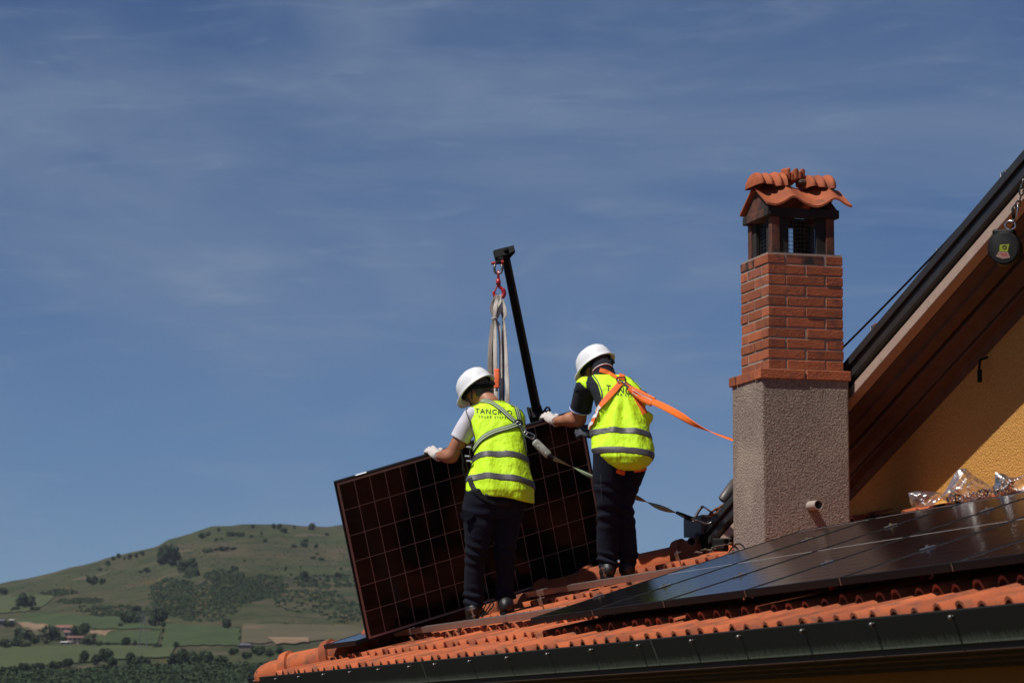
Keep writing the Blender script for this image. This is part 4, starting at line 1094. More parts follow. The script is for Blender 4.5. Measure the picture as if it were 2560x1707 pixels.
def helmet(fig, C, U, Fw, parent):
    """hard hat shell open below, headband and chin strap; C centre of the rim plane (local), U up, Fw forward"""
    U = norm(U); Fw = norm(np.asarray(Fw) - U*np.dot(Fw, U)); S = np.cross(Fw, U)
    V = []; F = []; n = 40; prof = [(1.0, 0), (1.0, .12), (.985, .30), (.94, .50), (.84, .70), (.66, .86), (.40, .96), (.12, 1.0)]
    ra, rb, ht = .142, .113, .144
    def ring(rr, z, out=0., inset=0.):
        q = []
        for k in range(n):
            th = 2*math.pi*k/n; c, s = math.cos(th), math.sin(th)
            lip = out*(1 + 1.6*max(c, 0)**3)
            q.append(C + Fw*((ra-inset)*rr + lip)*c + S*((rb-inset)*rr + lip*.8)*s + U*(ht*z - (.012*max(c, 0)**2 if z <= 0 else 0)))
        return q
    rings = [ring(.93, .06, 0, .004), ring(.97, -.005, .006, 0), ring(1.0, -.02, .016), ring(1.0, .015, .017), ring(1.0, .05, .004)] + [ring(*p) for p in prof[1:]]
    V = [v for r in rings for v in r]
    for j in range(len(rings)-1):
        for k in range(n): F.append((j*n+k, j*n+(k+1) % n, (j+1)*n+(k+1) % n, (j+1)*n+k))
    V.append(C + U*ht*1.01); e = len(V)-1; F += [((len(rings)-1)*n+k, (len(rings)-1)*n+(k+1) % n, e) for k in range(n)]
    h = build('helmet', fig.world(V), F, 'helmet_white', parent, smooth=True)
    # raised crown ridge
    rid = MB()
    for off in (-.028, .028):
        pts = [C + Fw*ra*math.cos(t)*.96 + U*(ht*math.sin(t)*1.0 + .0) + S*off*(.4+.6*math.sin(t)) for t in np.linspace(.35, 2.75, 16)]
        rid.tube(pts, .005, 6)
    build('crown_ridge', fig.world(rid.v), rid.f, 'helmet_white', h, smooth=True)
    inn = []; 
    irs = [ring(.92, .06, 0, .006), ring(.92, .35, 0, .006), ring(.80, .65, 0, .006), ring(.5, .85, 0, .006)]
    Vi = [v for r in irs for v in r] + [C + U*ht*.9]; Fi = []
    for j in range(3):
        for k in range(n): Fi.append((j*n+k, (j+1)*n+k, (j+1)*n+(k+1) % n, j*n+(k+1) % n))
    Fi += [(3*n+(k+1) % n, 3*n+k, 4*n) for k in range(n)]
    build('lining', fig.world(Vi), Fi, 'black_plastic', h, smooth=True)
    # headband with the adjusting knob at the nape
    b0, b1 = [], []
    for k in range(n):
        th = 2*math.pi*k/n; drop = .055*max(-math.cos(th), 0)**1.5
        for lst, zz in ((b0, .012 - drop), (b1, -.018 - drop)): lst.append(C + Fw*.112*math.cos(th) + S*.092*math.sin(th) + U*zz)
    Vb = b0 + b1; Fb = [(k, (k+1) % n, n+(k+1) % n, n+k) for k in range(n)]
    hb = build('headband', fig.world(Vb), Fb, 'black_plastic', h, smooth=True); md = hb.modifiers.new('thick', 'SOLIDIFY'); md.thickness = .006
    kn = MB(); q = C - Fw*.118 - U*.055; kn.tube([q, q - Fw*.022], .021, 12); build('size_knob', fig.world(kn.v), kn.f, 'black_plastic', h)
    for sg in (-1, 1):
        st = MB(); st.tube([C + S*sg*.10 + Fw*.05 + U*.01, C + S*sg*.088 + Fw*.045 - U*.07, C + S*sg*.06 + Fw*.06 - U*.135, C + Fw*.07 - U*.155], .0055, 6)
        st.tube([C + S*sg*.105 - Fw*.05 + U*.005, C + S*sg*.092 + Fw*.02 - U*.075], .005, 6)
        build('chin_strap', fig.world(st.v), st.f, 'black_plastic', h)
    return h
def head_d(P, C, U, Fw, neck):
    """head with brow, nose, chin and ears; C is the rim centre of the helmet"""
    U = norm(U); Fw = norm(np.asarray(Fw) - U*np.dot(Fw, U)); S = np.cross(Fw, U); ax = (Fw, S, U)
    d = ell_d(P, C + U*.01 - Fw*.004, (.098, .077, .105), ax)
    d = smin(d, ell_d(P, C - U*.075 + Fw*.022, (.072, .060, .062), ax), .035)
    d = smin(d, ell_d(P, C - U*.128 + Fw*.060, (.026, .030, .020), ax), .025)          # chin
    d = smin(d, cap_d(P, C - U*.025 + Fw*.094, C - U*.066 + Fw*.110, .009, .014), .012)   # nose
    d = smin(d, ell_d(P, C - U*.012 + Fw*.082, (.016, .055, .012), ax), .014)           # brow
    for sg in (-1, 1):
        d = np.maximum(d, -ell_d(P, C - U*.035 + Fw*.098 + S*sg*.031, (.014, .015, .010), ax))   # eye sockets
        d = smin(d, ell_d(P, C - U*.035 + Fw*.081 + S*sg*.031, (.011, .012, .011), ax), .004)
        d = smin(d, ell_d(P, C - U*.042 - Fw*.008 + S*sg*.081, (.019, .010, .032), ax), .010)     # ears
    d = smin(d, ell_d(P, C - U*.098 + Fw*.083, (.010, .026, .007), ax), .008)           # lips
    nb = C - U*.10 - Fw*.028
    return smin(d, cap_d(P, nb, neck, .056, .064), .03)
def glove(fig, wrist, palm, fdir, ndir, curl, spread, parent, m='glove_knit', thumb=1, size=1.0):
    """gloved hand: palm, four unequal bent fingers and a thumb leaving the side of the palm. fdir along fingers, ndir out of the back of the hand"""
    f = norm(fdir); nn = norm(np.asarray(ndir) - f*np.dot(ndir, f)); sd = np.cross(f, nn)*thumb
    prim = []
    root = palm + f*.035*size
    for i, (ln, off) in enumerate(((.074, .030), (.084, .010), (.079, -.010), (.062, -.029))):
        p0 = root + sd*off*size + f*(.006 if i in (1, 2) else 0); ang = 0; q = p0; r = .0108*size
        for j, fr in enumerate((.46, .32, .26)):
            ang += curl[j]; dd = norm(f*math.cos(ang) - nn*math.sin(ang) + sd*spread*(1.5-i)*.09)
            e = q + dd*ln*fr*size; prim.append((q, e, r, r*.92)); q = e; r *= .93
    t0 = palm - f*.022*size + sd*.034*size; t1 = t0 + norm(sd*.75 + f*.55 - nn*.35)*.036*size; t2 = t1 + norm(sd*.15 + f*.9 - nn*.55)*.030*size
    prim += [(t0, t1, .0145*size, .0125*size), (t1, t2, .012*size, .0105*size)]
    def fn(P):
        d = ell_d(P, palm, (.048*size, .042*size, .0185*size), (f, sd, nn))
        d = smin(d, cap_d(P, wrist, palm - f*.02, .033*size, .030*size), .018)
        for a, b, r0, r1 in prim: d = smin(d, cap_d(P, a, b, r0, r1), .005)
        return d
    allp = np.array([q for p in prim for q in p[:2]] + [wrist, palm]); lo, hi = allp.min(0)-.045, allp.max(0)+.045
    o, _ = fig.part('glove', fn, lo, hi, .0035, m, parent)
    cf = MB(); a = norm(np.asarray(wrist)-palm); cf.tube([wrist + a*.0, wrist + a*.014], .036*size, 14); build('cuff', fig.world(cf.v), cf.f, m, o)
    return o
def boot(fig, heel, toe, up, parent, ankle):
    """work boot between heel and toe (local points on the sole)"""
    f = norm(toe-heel); L_ = np.linalg.norm(toe-heel); s = norm(np.cross(f, up)); up = np.cross(s, f)
    def fn(P):
        d = ell_d(P, heel + f*L_*.22 + up*.045, (.070, .044, .055), (f, s, up))
        d = smin(d, ell_d(P, heel + f*L_*.62 + up*.034, (.105, .047, .045), (f, s, up)), .03)
        d = smin(d, ell_d(P, heel + f*L_*.86 + up*.030, (.055, .045, .036), (f, s, up)), .02)
        d = smin(d, cap_d(P, heel + f*L_*.24 + up*.06, ankle, .048, .052), .03)
        hgt = (P[0]-heel[0])*up[0] + (P[1]-heel[1])*up[1] + (P[2]-heel[2])*up[2]
        return np.maximum(d, -hgt)
    pts = np.array([heel, toe, ankle]); o, _ = fig.part('boot', fn, pts.min(0)-.09, pts.max(0)+.09, .006, 'boot_leather', parent)
    so2 = MB(); k = 18; V = []
    for zz in (-.012, .010):
        for i in range(k):
            th = 2*math.pi*i/k; V.append(heel + f*(L_*.47 + math.cos(th)*L_*.56) + s*math.sin(th)*.047*(1+.12*math.cos(th)) + up*zz)
    Fs = [(i, (i+1) % k, k+(i+1) % k, k+i) for i in range(k)] + [tuple(range(k-1, -1, -1)), tuple(range(k, 2*k))]
    build('sole', fig.world(V), Fs, 'black_plastic', o)
    tb = MB(); tb.sphere(ankle + f*.035 + up*.012, (.020, .026, .018), 10, 6, (f, s, up)); build('tongue', fig.world(tb.v), tb.f, 'boot_grey', o, smooth=True)
    lc = MB()
    for j in range(4):
        c0 = heel + f*L_*(.40 + .11*j) + up*(.098 - .014*j); lc.tube([c0 - s*.03 - up*.006, c0 + up*.004, c0 + s*.03 - up*.006], .003, 5)
    build('lace', fig.world(lc.v), lc.f, 'boot_grey', o)
    return o

# ------------------------------------------------------------------ left worker
D1 = R(-3.6, .8, -.09)[1] - .28
f1 = Figure(1225, 1539, D1); P = f1.P
man1 = empty('person', f1.B); tag(man1, 'worker in white T-shirt and yellow vest, green harness strap, at the lifted panel', 'person')
U1, F1 = np.array([-.50, .36, .79]), np.array([-.60, .50, -.60]); C1 = P(1191, 972, .35)
neck1 = P(1226, 1010, .25)
T1 = f1.loft([(1000, 1196, 1266, .16, .085), (1010, 1176, 1288, .15, .105), (1020, 1164, 1304, .14, .115), (1035, 1164, 1312, .13, .125), (1060, 1170, 1314, .11, .135), (1095, 1182, 1315, .08, .140),
              (1131, 1182, 1318, .05, .142), (1166, 1178, 1328, .03, .148), (1200, 1171, 1337, .01, .152), (1225, 1170, 1340, .0, .150), (1256, 1178, 1341, .0, .140)])
T1[:, 3] *= 1.55
T1b = T1.copy(); T1b[:, 2] -= .036; T1b[:, 4] -= .036; T1b = T1b[T1b[:, 0] > f1.Zc(1210)]
LL1 = f1.loft([(1225, 1166, 1250, .0, .105), (1250, 1160, 1246, .0, .105), (1290, 1154, 1244, .0, .105), (1323, 1160, 1238, .0, .102), (1374, 1163, 1222, .01, .085), (1417, 1161, 1211, .03, .075), (1486, 1158, 1211, .05, .075), (1512, 1159, 1209, .05, .075), (1523, 1163, 1205, .05, .065)])
RL1 = f1.loft([(1225, 1232, 1320, .02, .105), (1250, 1234, 1313, .02, .105), (1302, 1236, 1305, .03, .100), (1358, 1234, 1292, .05, .088), (1402, 1234, 1289, .07, .082), (1440, 1241, 1287, .09, .075), (1471, 1240, 1285, .10, .072), (1488, 1234, 1291, .10, .08), (1500, 1238, 1288, .10, .075)])
for T_ in (LL1, RL1): T_[:, 2] *= .98
sh1, el1, wr1 = P(1178, 1042, .17), P(1127, 1139, .20), P(1095, 1139, .29)
shr1, elr1, wrr1 = P(1282, 1050, .23), P(1296, 1120, .30), P(1272, 1112, .46)
def body1(Q):
    d = head_d(Q, C1, U1, F1, neck1)
    d = smin(d, f1.loft_d(Q, T1b), .02)
    d = smin(d, cap_d(Q, sh1, el1, .056, .047), .03); d = smin(d, cap_d(Q, el1, wr1, .046, .031), .022)
    m_ = (el1+wr1)/2; d = smin(d, ell_d(Q, el1*.7+wr1*.3, (.052, .05, .047)), .02)
    d = smin(d, cap_d(Q, shr1, elr1, .054, .045), .03); d = smin(d, cap_d(Q, elr1, wrr1, .044, .03), .02)
    for T_ in (LL1, RL1):
        t2 = T_.copy(); t2[:, 2] *= .8; t2[:, 4] *= .8; d = smin(d, f1.loft_d(Q, t2), .02)
    return d
f1.part('body', body1, (-.42, -.20, .03), (.36, .62, 1.68), .0085, 'skin', man1)
# cropped grey hair over the nape
def hair1(Q):
    U_ = norm(U1); F_ = norm(F1 - U_*np.dot(F1, U_)); S_ = np.cross(F_, U_)
    d = ell_d(Q, C1 + U_*.008 - F_*.010, (.098, .080, .108), (F_, S_, U_))
    d = smin(d, ell_d(Q, C1 - U_*.072 - F_*.020, (.064, .060, .05), (F_, S_, U_)), .03)
    fwd = (Q[0]-C1[0])*F_[0] + (Q[1]-C1[1])*F_[1] + (Q[2]-C1[2])*F_[2]; upw = (Q[0]-C1[0])*U_[0] + (Q[1]-C1[1])*U_[1] + (Q[2]-C1[2])*U_[2]
    return np.maximum(np.maximum(d, fwd + .005), -upw - .105)
f1.part('hair', hair1, C1-.16, C1+.16, .006, 'short_hair', man1)
helmet(f1, C1, U1, F1, man1)
# T-shirt
sa = norm(el1 - sh1)
def shirt1(Q):
    t = T1[T1[:, 0] > f1.Zc(1210)].copy(); t[:, 2] -= .026; t[:, 4] -= .026
    d = f1.loft_d(Q, t)
    s_ = cap_d(Q, sh1, sh1 + (el1-sh1)*.70, .066, .070) + .006*sin3(Q, 55, 3)
    cut = (Q[0]-sh1[0])*sa[0] + (Q[1]-sh1[1])*sa[1] + (Q[2]-sh1[2])*sa[2] - np.linalg.norm(el1-sh1)*.58
    s_ = np.maximum(s_, cut)
    s2 = cap_d(Q, shr1, shr1 + (elr1-shr1)*.6, .060, .060)
    d = smin(smin(d, s_, .03), s2, .03) + .004*sin3(Q, 40, 8)
    return d
sh_o, sh_b = f1.part('t_shirt', shirt1, (-.36, -.18, .78), (.34, .50, 1.52), .0075, 'white_cotton', man1)
# trousers
def trousers1(Q):
    d = smin(f1.loft_d(Q, LL1), f1.loft_d(Q, RL1), .035)
    hipT = f1.loft([(1185, 1196, 1306, .03, .085), (1225, 1168, 1318, .0, .120), (1262, 1160, 1312, .0, .12), (1290, 1165, 1300, .01, .10)])
    d = smin(d, f1.loft_d(Q, hipT), .03)
    z = Q[2]
    for zc, w, amp, fr in ((f1.Zc(1385), .09, .006, 95), (f1.Zc(1495), .06, .008, 110), (f1.Zc(1290), .08, .004, 80)):
        d = d + amp*np.exp(-((z-zc)/w)**2)*np.sin(fr*z + 30*Q[0]*np.sin(8*Q[1]+1) + 4.5*sin3(Q, 14, 5))
    return d + .005*sin3(Q, 22, 11, st=(1.4, 1, .5))
tr_o, tr_b = f1.part('trousers', trousers1, (-.24, -.18, .0), (.32, .26, 1.08), .007, 'navy_trousers', man1)
# vest
def vest_fold1(Q):
    return .010*np.sin(34*Q[0] + 5*Q[2] + 2.5*sin3(Q, 6, 2))*np.clip((f1.Zc(1060)-Q[2])/.25, 0, 1) + .0045*sin3(Q, 28, 21, st=(1.3, 1, .7))
A1 = f1.X(1164); 
def arm_hole1(Q):   # left armhole: line from the shoulder seam down the side
    x0 = np.interp(Q[2], [f1.Zc(1112), f1.Zc(1095), f1.Zc(1050), f1.Zc(1014)], [f1.X(1176), f1.X(1187), f1.X(1177), f1.X(1163)])
    return np.where(Q[2] > f1.Zc(1112), x0 - Q[0], -.1)
def vest1(Q, inner=True):
    d0 = f1.loft_d(Q, T1, cap=False) + vest_fold1(Q)
    hem = (f1.Zc(1243) + .10*Q[0]*-1 + .02*np.sin(9*Q[0]+1)) - Q[2] + Q[1]*.10
    neckc = ell_d(Q, neck1 + np.array([0, .03, .055]), (.075, .10, .085))
    d = np.maximum(np.maximum(d0, hem), Q[2] - f1.Zc(996))
    d = np.maximum(d, arm_hole1(Q)*.9); d = np.maximum(d, -neckc)
    if inner: d = np.maximum(d, -np.maximum(d0 + .016, Q[2] - f1.Zc(1130)))
    return d
ve_o, ve_b = f1.part('vest', vest1, (-.25, -.22, .76), (.36, .42, 1.53), .0065, 'hi_vis', man1)
bv1 = [ve_b, sh_b, tr_b]
def band1(y0, sl, th=.0255):
    def fn(Q):
        d0 = f1.loft_d(Q, T1, cap=False) + vest_fold1(Q) - .0035
        zc = f1.Zc(y0) - .30*(Q[1]+.08) - sl*Q[0]
        return np.maximum(np.maximum(d0, -(d0 + .013)), np.abs(Q[2]-zc) - th)
    return fn
f1.part('reflective_band', band1(1133, .02), (-.25, -.22, .95), (.36, .34, 1.26), .0065, 'reflective_tape', ve_o)
f1.part('reflective_band', band1(1196, .10), (-.25, -.22, .76), (.36, .34, 1.08), .0065, 'reflective_tape', ve_o)
strap('piping', [(1163, 1016), (1168, 1034), (1176, 1056), (1184, 1078), (1188.5, 1098), (1188, 1112)], .008, 'grey_piping', ve_o, bv1, .003, .002)
strap('piping', [(1208, 992), (1200, 998), (1186, 1005), (1172, 1012)], .008, 'grey_piping', ve_o, bv1, .003, .002)
strap('piping', [(1296, 1013), (1308, 1024), (1311.5, 1040), (1312, 1062)], .008, 'grey_piping', ve_o, bv1, .003, .002)
text_on('lettering', 'TANCRED', (1188, 1033), (1, .055), (.02, -1), 17.5, 'print_black', ve_o, [ve_b], spacing=1.22)
text_on('lettering', 'SOLAR SYSTEM', (1196, 1044), (1, .04), (.02, -1), 8.2, 'print_black', ve_o, [ve_b], spacing=1.5)
# harness
hn = strap('harness_strap', [(1203, 997), (1216, 1001), (1238, 1013), (1258, 1028), (1276, 1045), (1293, 1058)], .036, 'green_web', man1, bv1)
strap('harness_strap', [(1284, 1007), (1290, 1019), (1295, 1036), (1298, 1056)], .036, 'green_web', man1, bv1)
strap('harness_strap', [(1291, 1062), (1266, 1071), (1238, 1079), (1214, 1091), (1198, 1106), (1186, 1124)], .038, 'green_web', man1, bv1, .008)
strap('harness_strap', [(1300, 1062), (1306, 1082), (1311, 1108), (1315, 1132)], .030, 'green_web', man1, bv1)
strap('leg_strap', [(1176, 1196), (1180, 1212), (1190, 1228), (1208, 1242), (1240, 1256), (1276, 1260)], .034, 'black_plastic', man1, [ve_b, tr_b], .006)
strap('leg_strap', [(1214, 1236), (1230, 1240), (1246, 1241)], .012, 'stitching', man1, [tr_b], .016)
dp = cast(bv1, 1296, 1060)[0] - f1.ey*.012
dm = MB(); dm.tube([dp - f1.ey*.006, dp + f1.ey*.006], .034, 8); build('d_plate', dm.v, dm.f, 'black_plastic', man1)
dr = MB(); dr.tube([dp - f1.ey*.012 + f1.ex*.016*math.cos(t) + f1.ez*.016*math.sin(t) for t in np.linspace(0, 6.28, 14)[:-1]], .004, 6, closed=True); build('d_ring', dr.v, dr.f, 'steel', man1, smooth=True)
# side buckles and hanging tool lanyard on the left hip
bk1 = MB(); 
for px, py in ((1172, 1117), (1168, 1140), (1172, 1152)):
    bk1.tube([f1.w1(P(px-5, py, .02)), f1.w1(P(px+6, py+1, .0))], .009, 8)
build('buckle', bk1.v, bk1.f, 'steel', man1)
hl = MB(); hl.tube([f1.w1(P(x, y, .06)) for x, y in ((1176, 1108), (1174, 1130), (1178, 1156), (1180, 1172))], .006, 6); build('side_strap', hl.v, hl.f, 'green_web', man1)
hl = MB(); hl.tube([f1.w1(P(x, y, .10)) for x, y in ((1152, 1122), (1158, 1150), (1156, 1170), (1164, 1196), (1168, 1222))], .008, 6); hl.tube([f1.w1(P(x, y, .08)) for x, y in ((1164, 1150), (1170, 1180), (1166, 1205))], .006, 6); build('tool_lanyard', hl.v, hl.f, 'black_plastic', man1)
# pocket flap and boots
fl = MB(); fp = [(1148, 1285), (1156, 1274), (1184, 1283), (1182, 1291), (1174, 1299), (1154, 1295)]
fl.add([f1.w1(P(x, y, -.112)) for x, y in fp] + [f1.w1(P(x, y, -.10)) for x, y in fp], [tuple(range(6)), tuple(range(11, 5, -1))] + [(i, (i+1) % 6, 6+(i+1) % 6, 6+i) for i in range(6)])
build('pocket_flap', fl.v, fl.f, 'navy_trousers', man1)
boot(f1, P(1183, 1542, -.03), P(1180, 1541, .24), np.array([0, -.05, 1.]), man1, P(1184, 1516, .05))
boot(f1, P(1263, 1532, -.02), P(1270, 1531, .25), np.array([0, -.05, 1.]), man1, P(1263, 1500, .09))
# left hand closed over the top edge of the panel; right hand in front of the body
def edge_pt(t): return HO + HX*t + HY*HW
def to_local(f, w): v = np.asarray(w) - f.B; return np.array([v@f.ex, v@f.ey, v@f.ez])
def panel_t(px):
    a, b = 0., HL
    for _ in range(40):
        m_ = (a+b)/2; q = edge_pt(m_) - CAM; x = 1280 + LENS_PX*q[0]/(q[1]*math.cos(PITCH) + q[2]*math.sin(PITCH))
        if x < px: a = m_
        else: b = m_
    return a
def grip(fig, px, wrist, parent, m='glove_knit', thumb=1):
    e = to_local(fig, edge_pt(panel_t(px))); up = np.array([fig.ex@HY, fig.ey@HY, fig.ez@HY]); nf = np.array([fig.ex@HN, fig.ey@HN, fig.ez@HN]); al = np.array([fig.ex@HX, fig.ey@HX, fig.ez@HX])
    palm = e + up*.012 + nf*.020
    fdir = norm(-nf*.75 + up*.35 - al*.25); nd = norm(up*.8 + nf*.5)
    return glove(fig, wrist, palm, fdir, nd, (.55, .9, .6), 1.0, parent, m, thumb)
grip(f1, 1084, wr1, man1)
grip(f1, 1262, wrr1, man1, thumb=-1)

# ------------------------------------------------------------------ right worker
D2 = R(-3.28, 1.6, -.09)[1] - .25
f2 = Figure(1545, 1446, D2); P = f2.P
man2 = empty('person', f2.B); tag(man2, 'worker in navy polo and yellow vest with orange harness, nearest the chimney', 'person')
U2, F2 = np.array([-.40, .38, .83]), np.array([-.66, .48, -.55]); C2 = P(1492, 914, .40)
neck2 = P(1513, 938, .285)
T2 = f2.loft([(920, 1484, 1534, .20, .075), (928, 1474, 1556, .19, .095), (938, 1462, 1580, .18, .112), (950, 1458, 1594, .16, .122), (968, 1464, 1608, .14, .130), (991, 1474, 1620, .12, .136), (1031, 1487, 1628, .09, .146),
              (1066, 1483, 1632, .06, .152), (1104, 1477, 1636, .03, .158), (1123, 1478, 1637, .01, .158), (1142, 1488, 1635, .0, .155), (1160, 1505, 1627, .0, .145), (1172, 1528, 1612, .0, .12), (1179, 1548, 1596, .0, .08)])
T2[:, 3] *= 1.5
T2b = T2.copy(); T2b[:, 2] -= .042; T2b[:, 4] -= .042; T2b = T2b[T2b[:, 0] > f2.Zc(1150)]
LL2 = f2.loft([(1130, 1482, 1560, .0, .11), (1180, 1481, 1558, .0, .108), (1203, 1481, 1555, .0, .105), (1251, 1492, 1550, .01, .095), (1295, 1493, 1547, .03, .085), (1353, 1491, 1545, .05, .08), (1399, 1492, 1547, .06, .08), (1412, 1495, 1548, .06, .08), (1422, 1500, 1544, .06, .07)])
RL2 = f2.loft([(1130, 1545, 1626, .05, .11), (1180, 1545, 1616, .05, .108), (1236, 1540, 1593, .06, .098), (1262, 1541, 1584, .08, .09), (1312, 1542, 1590, .10, .085), (1364, 1545, 1594, .12, .08), (1395, 1546, 1596, .13, .082), (1410, 1548, 1588, .13, .075), (1428, 1551, 1585, .13, .07)])
for T_ in (LL2, RL2): T_[:, 2] *= .98
sh2, el2, wr2 = P(1466, 968, .27), P(1447, 1047, .40), P(1390, 1052, .54)
shr2, elr2, wrr2 = P(1588, 985, .27), P(1556, 1060, .36), P(1488, 1085, .36)
def body2(Q):
    d = head_d(Q, C2, U2, F2, neck2)
    d = smin(d, f2.loft_d(Q, T2b), .02)
    d = smin(d, cap_d(Q, sh2, el2, .060, .052), .03); d = smin(d, cap_d(Q, el2, wr2, .050, .032), .022)
    d = smin(d, ell_d(Q, el2*.7+wr2*.3 + np.array([0, 0, .004]), (.062, .055, .052)), .02)
    d = smin(d, cap_d(Q, shr2, elr2, .056, .046), .03); d = smin(d, cap_d(Q, elr2, wrr2, .045, .03), .02)
    for T_ in (LL2, RL2):
        t2 = T_.copy(); t2[:, 2] *= .8; t2[:, 4] *= .8; d = smin(d, f2.loft_d(Q, t2), .02)
    return d
f2.part('body', body2, (-.45, -.20, .03), (.30, .66, 1.60), .0085, 'skin', man2)
def hair2(Q):
    U_ = norm(U2); F_ = norm(F2 - U_*np.dot(F2, U_)); S_ = np.cross(F_, U_)
    d = ell_d(Q, C2 + U_*.008 - F_*.008, (.098, .079, .107), (F_, S_, U_))
    fwd = (Q[0]-C2[0])*F_[0] + (Q[1]-C2[1])*F_[1] + (Q[2]-C2[2])*F_[2]; upw = (Q[0]-C2[0])*U_[0] + (Q[1]-C2[1])*U_[1] + (Q[2]-C2[2])*U_[2]
    return np.maximum(np.maximum(d, fwd + .01), -upw - .07)
f2.part('hair', hair2, C2-.16, C2+.16, .006, 'shaved_hair', man2)
helmet(f2, C2, U2, F2, man2)
sa2 = norm(el2 - sh2)
def polo2(Q):
    t = T2[T2[:, 0] > f2.Zc(1150)].copy(); t[:, 2] -= .030; t[:, 4] -= .030
    d = f2.loft_d(Q, t)
    s_ = cap_d(Q, sh2, sh2 + (el2-sh2)*.8, .072, .076) + .006*sin3(Q, 50, 3)
    cut = (Q[0]-sh2[0])*sa2[0] + (Q[1]-sh2[1])*sa2[1] + (Q[2]-sh2[2])*sa2[2] - np.linalg.norm(el2-sh2)*.70
    s_ = np.maximum(s_, cut)
    s2 = cap_d(Q, shr2, shr2 + (elr2-shr2)*.55, .060, .060)
    d = smin(smin(d, s_, .03), s2, .03) + .004*sin3(Q, 40, 8)
    col = np.maximum(cap_d(Q, neck2 + np.array([.01, -.005, -.03]), neck2 + np.array([-.012, .012, .055]), .078, .070), -cap_d(Q, neck2, neck2 + np.array([-.02, .02, .08]), .056, .054))
    return smin(d, col, .012)
po_o, po_b = f2.part('polo_shirt', polo2, (-.42, -.18, .72), (.30, .56, 1.55), .0075, 'navy_cloth', man2)
def trousers2(Q):
    d = smin(f2.loft_d(Q, LL2), f2.loft_d(Q, RL2), .03)
    z = Q[2]
    for zc, w, amp, fr in ((f2.Zc(1285), .09, .006, 95), (f2.Zc(1402), .06, .008, 110), (f2.Zc(1230), .06, .004, 80)):
        d = d + amp*np.exp(-((z-zc)/w)**2)*np.sin(fr*z + 30*Q[0]*np.sin(8*Q[1]+2) + 4.5*sin3(Q, 14, 15))
    return d + .005*sin3(Q, 22, 12, st=(1.4, 1, .5))
tr2_o, tr2_b = f2.part('trousers', trousers2, (-.22, -.18, .0), (.26, .30, .92), .007, 'navy_trousers', man2)
DR = (f2.X(1556), f2.Zc(958))
def vest_fold2(Q):       # folds fan out from where the harness gathers the cloth
    ang = np.arctan2(Q[0]-DR[0], DR[1] + .05 - Q[2]); w = np.clip((f2.Zc(985)-Q[2])/.12, 0, 1)*np.clip((Q[2]-f2.Zc(1120))/.12, 0, 1)
    lowf = np.clip((f2.Zc(1075)-Q[2])/.1, 0, 1)
    return .014*np.sin(15*ang + .8)*w + .008*sin3(Q, 24, 31, st=(.8, 1, 1.4))*lowf + .003*sin3(Q, 40, 32)
def arm_hole2(Q):
    x0 = np.interp(Q[2], [f2.Zc(1068), f2.Zc(1050), f2.Zc(1031), f2.Zc(994), f2.Zc(960), f2.Zc(934)], [f2.X(1474), f2.X(1486), f2.X(1497), f2.X(1506), f2.X(1497), f2.X(1481)])
    return np.where(Q[2] > f2.Zc(1068), x0 - Q[0], -.1)
def arm_hole2r(Q):
    x0 = np.interp(Q[2], [f2.Zc(1036), f2.Zc(1020), f2.Zc(995)], [f2.X(1640), f2.X(1612), f2.X(1625)])
    return np.where(Q[2] > f2.Zc(1036), Q[0] - x0, -.1)
def vest2(Q):
    d0 = f2.loft_d(Q, T2, cap=False) + vest_fold2(Q)
    hem = np.interp(Q[0], [f2.X(1476), f2.X(1500), f2.X(1520), f2.X(1560), f2.X(1600), f2.X(1625), f2.X(1640)], [f2.Zc(1116), f2.Zc(1150), f2.Zc(1164), f2.Zc(1174), f2.Zc(1175), f2.Zc(1164), f2.Zc(1140)]) - Q[2] + Q[1]*.1
    d = np.maximum(np.maximum(d0, hem*.8), Q[2] - f2.Zc(930))
    d = np.maximum(d, arm_hole2(Q)*.9); d = np.maximum(d, arm_hole2r(Q)*.9)
    d = np.maximum(d, -cap_d(Q, neck2 + np.array([.01, 0, -.02]), neck2 + np.array([-.02, .02, .1]), .088, .082))
    return np.maximum(d, -np.maximum(d0 + .016, Q[2] - f2.Zc(1070)))
ve2_o, ve2_b = f2.part('vest', vest2, (-.22, -.22, .72), (.30, .46, 1.50), .0065, 'hi_vis', man2)
# the strip of vest that lies over the near shoulder
def epaul(Q):
    s_ = cap_d(Q, sh2, sh2 + (el2-sh2)*.8, .077, .080)
    lim = (Q[2] - np.interp(Q[0], [f2.X(1450), f2.X(1466), f2.X(1482)], [f2.Zc(950), f2.Zc(966), f2.Zc(972)]))
    return np.maximum(np.maximum(np.maximum(s_, -(s_+.012)), -lim*.8), np.maximum(Q[0]-f2.X(1483), f2.Zc(986)-Q[2]))
bv2 = [ve2_b, po_b, tr2_b]
f2.part('shoulder_panel', epaul, (-.30, .05, 1.20), (-.12, .46, 1.46), .006, 'hi_vis', ve2_o)
def band2(y0, sl, th=.0245):
    def fn(Q):
        d0 = f2.loft_d(Q, T2, cap=False) + vest_fold2(Q) - .0035
        zc = f2.Zc(y0) - .22*(Q[1]+.10) - sl*Q[0] 
        return np.maximum(np.maximum(d0, -(d0 + .013)), np.abs(Q[2]-zc) - th)
    return fn
f2.part('reflective_band', band2(1074, .05), (-.22, -.22, .85), (.30, .46, 1.14), .0065, 'reflective_tape', ve2_o)
f2.part('reflective_band', band2(1129, .06), (-.22, -.22, .72), (.30, .36, 1.00), .0065, 'reflective_tape', ve2_o)
strap('piping', [(1481, 936), (1492, 950), (1500, 966), (1505.5, 985), (1506, 1000)], .008, 'grey_piping', ve2_o, bv2, .003, .002)
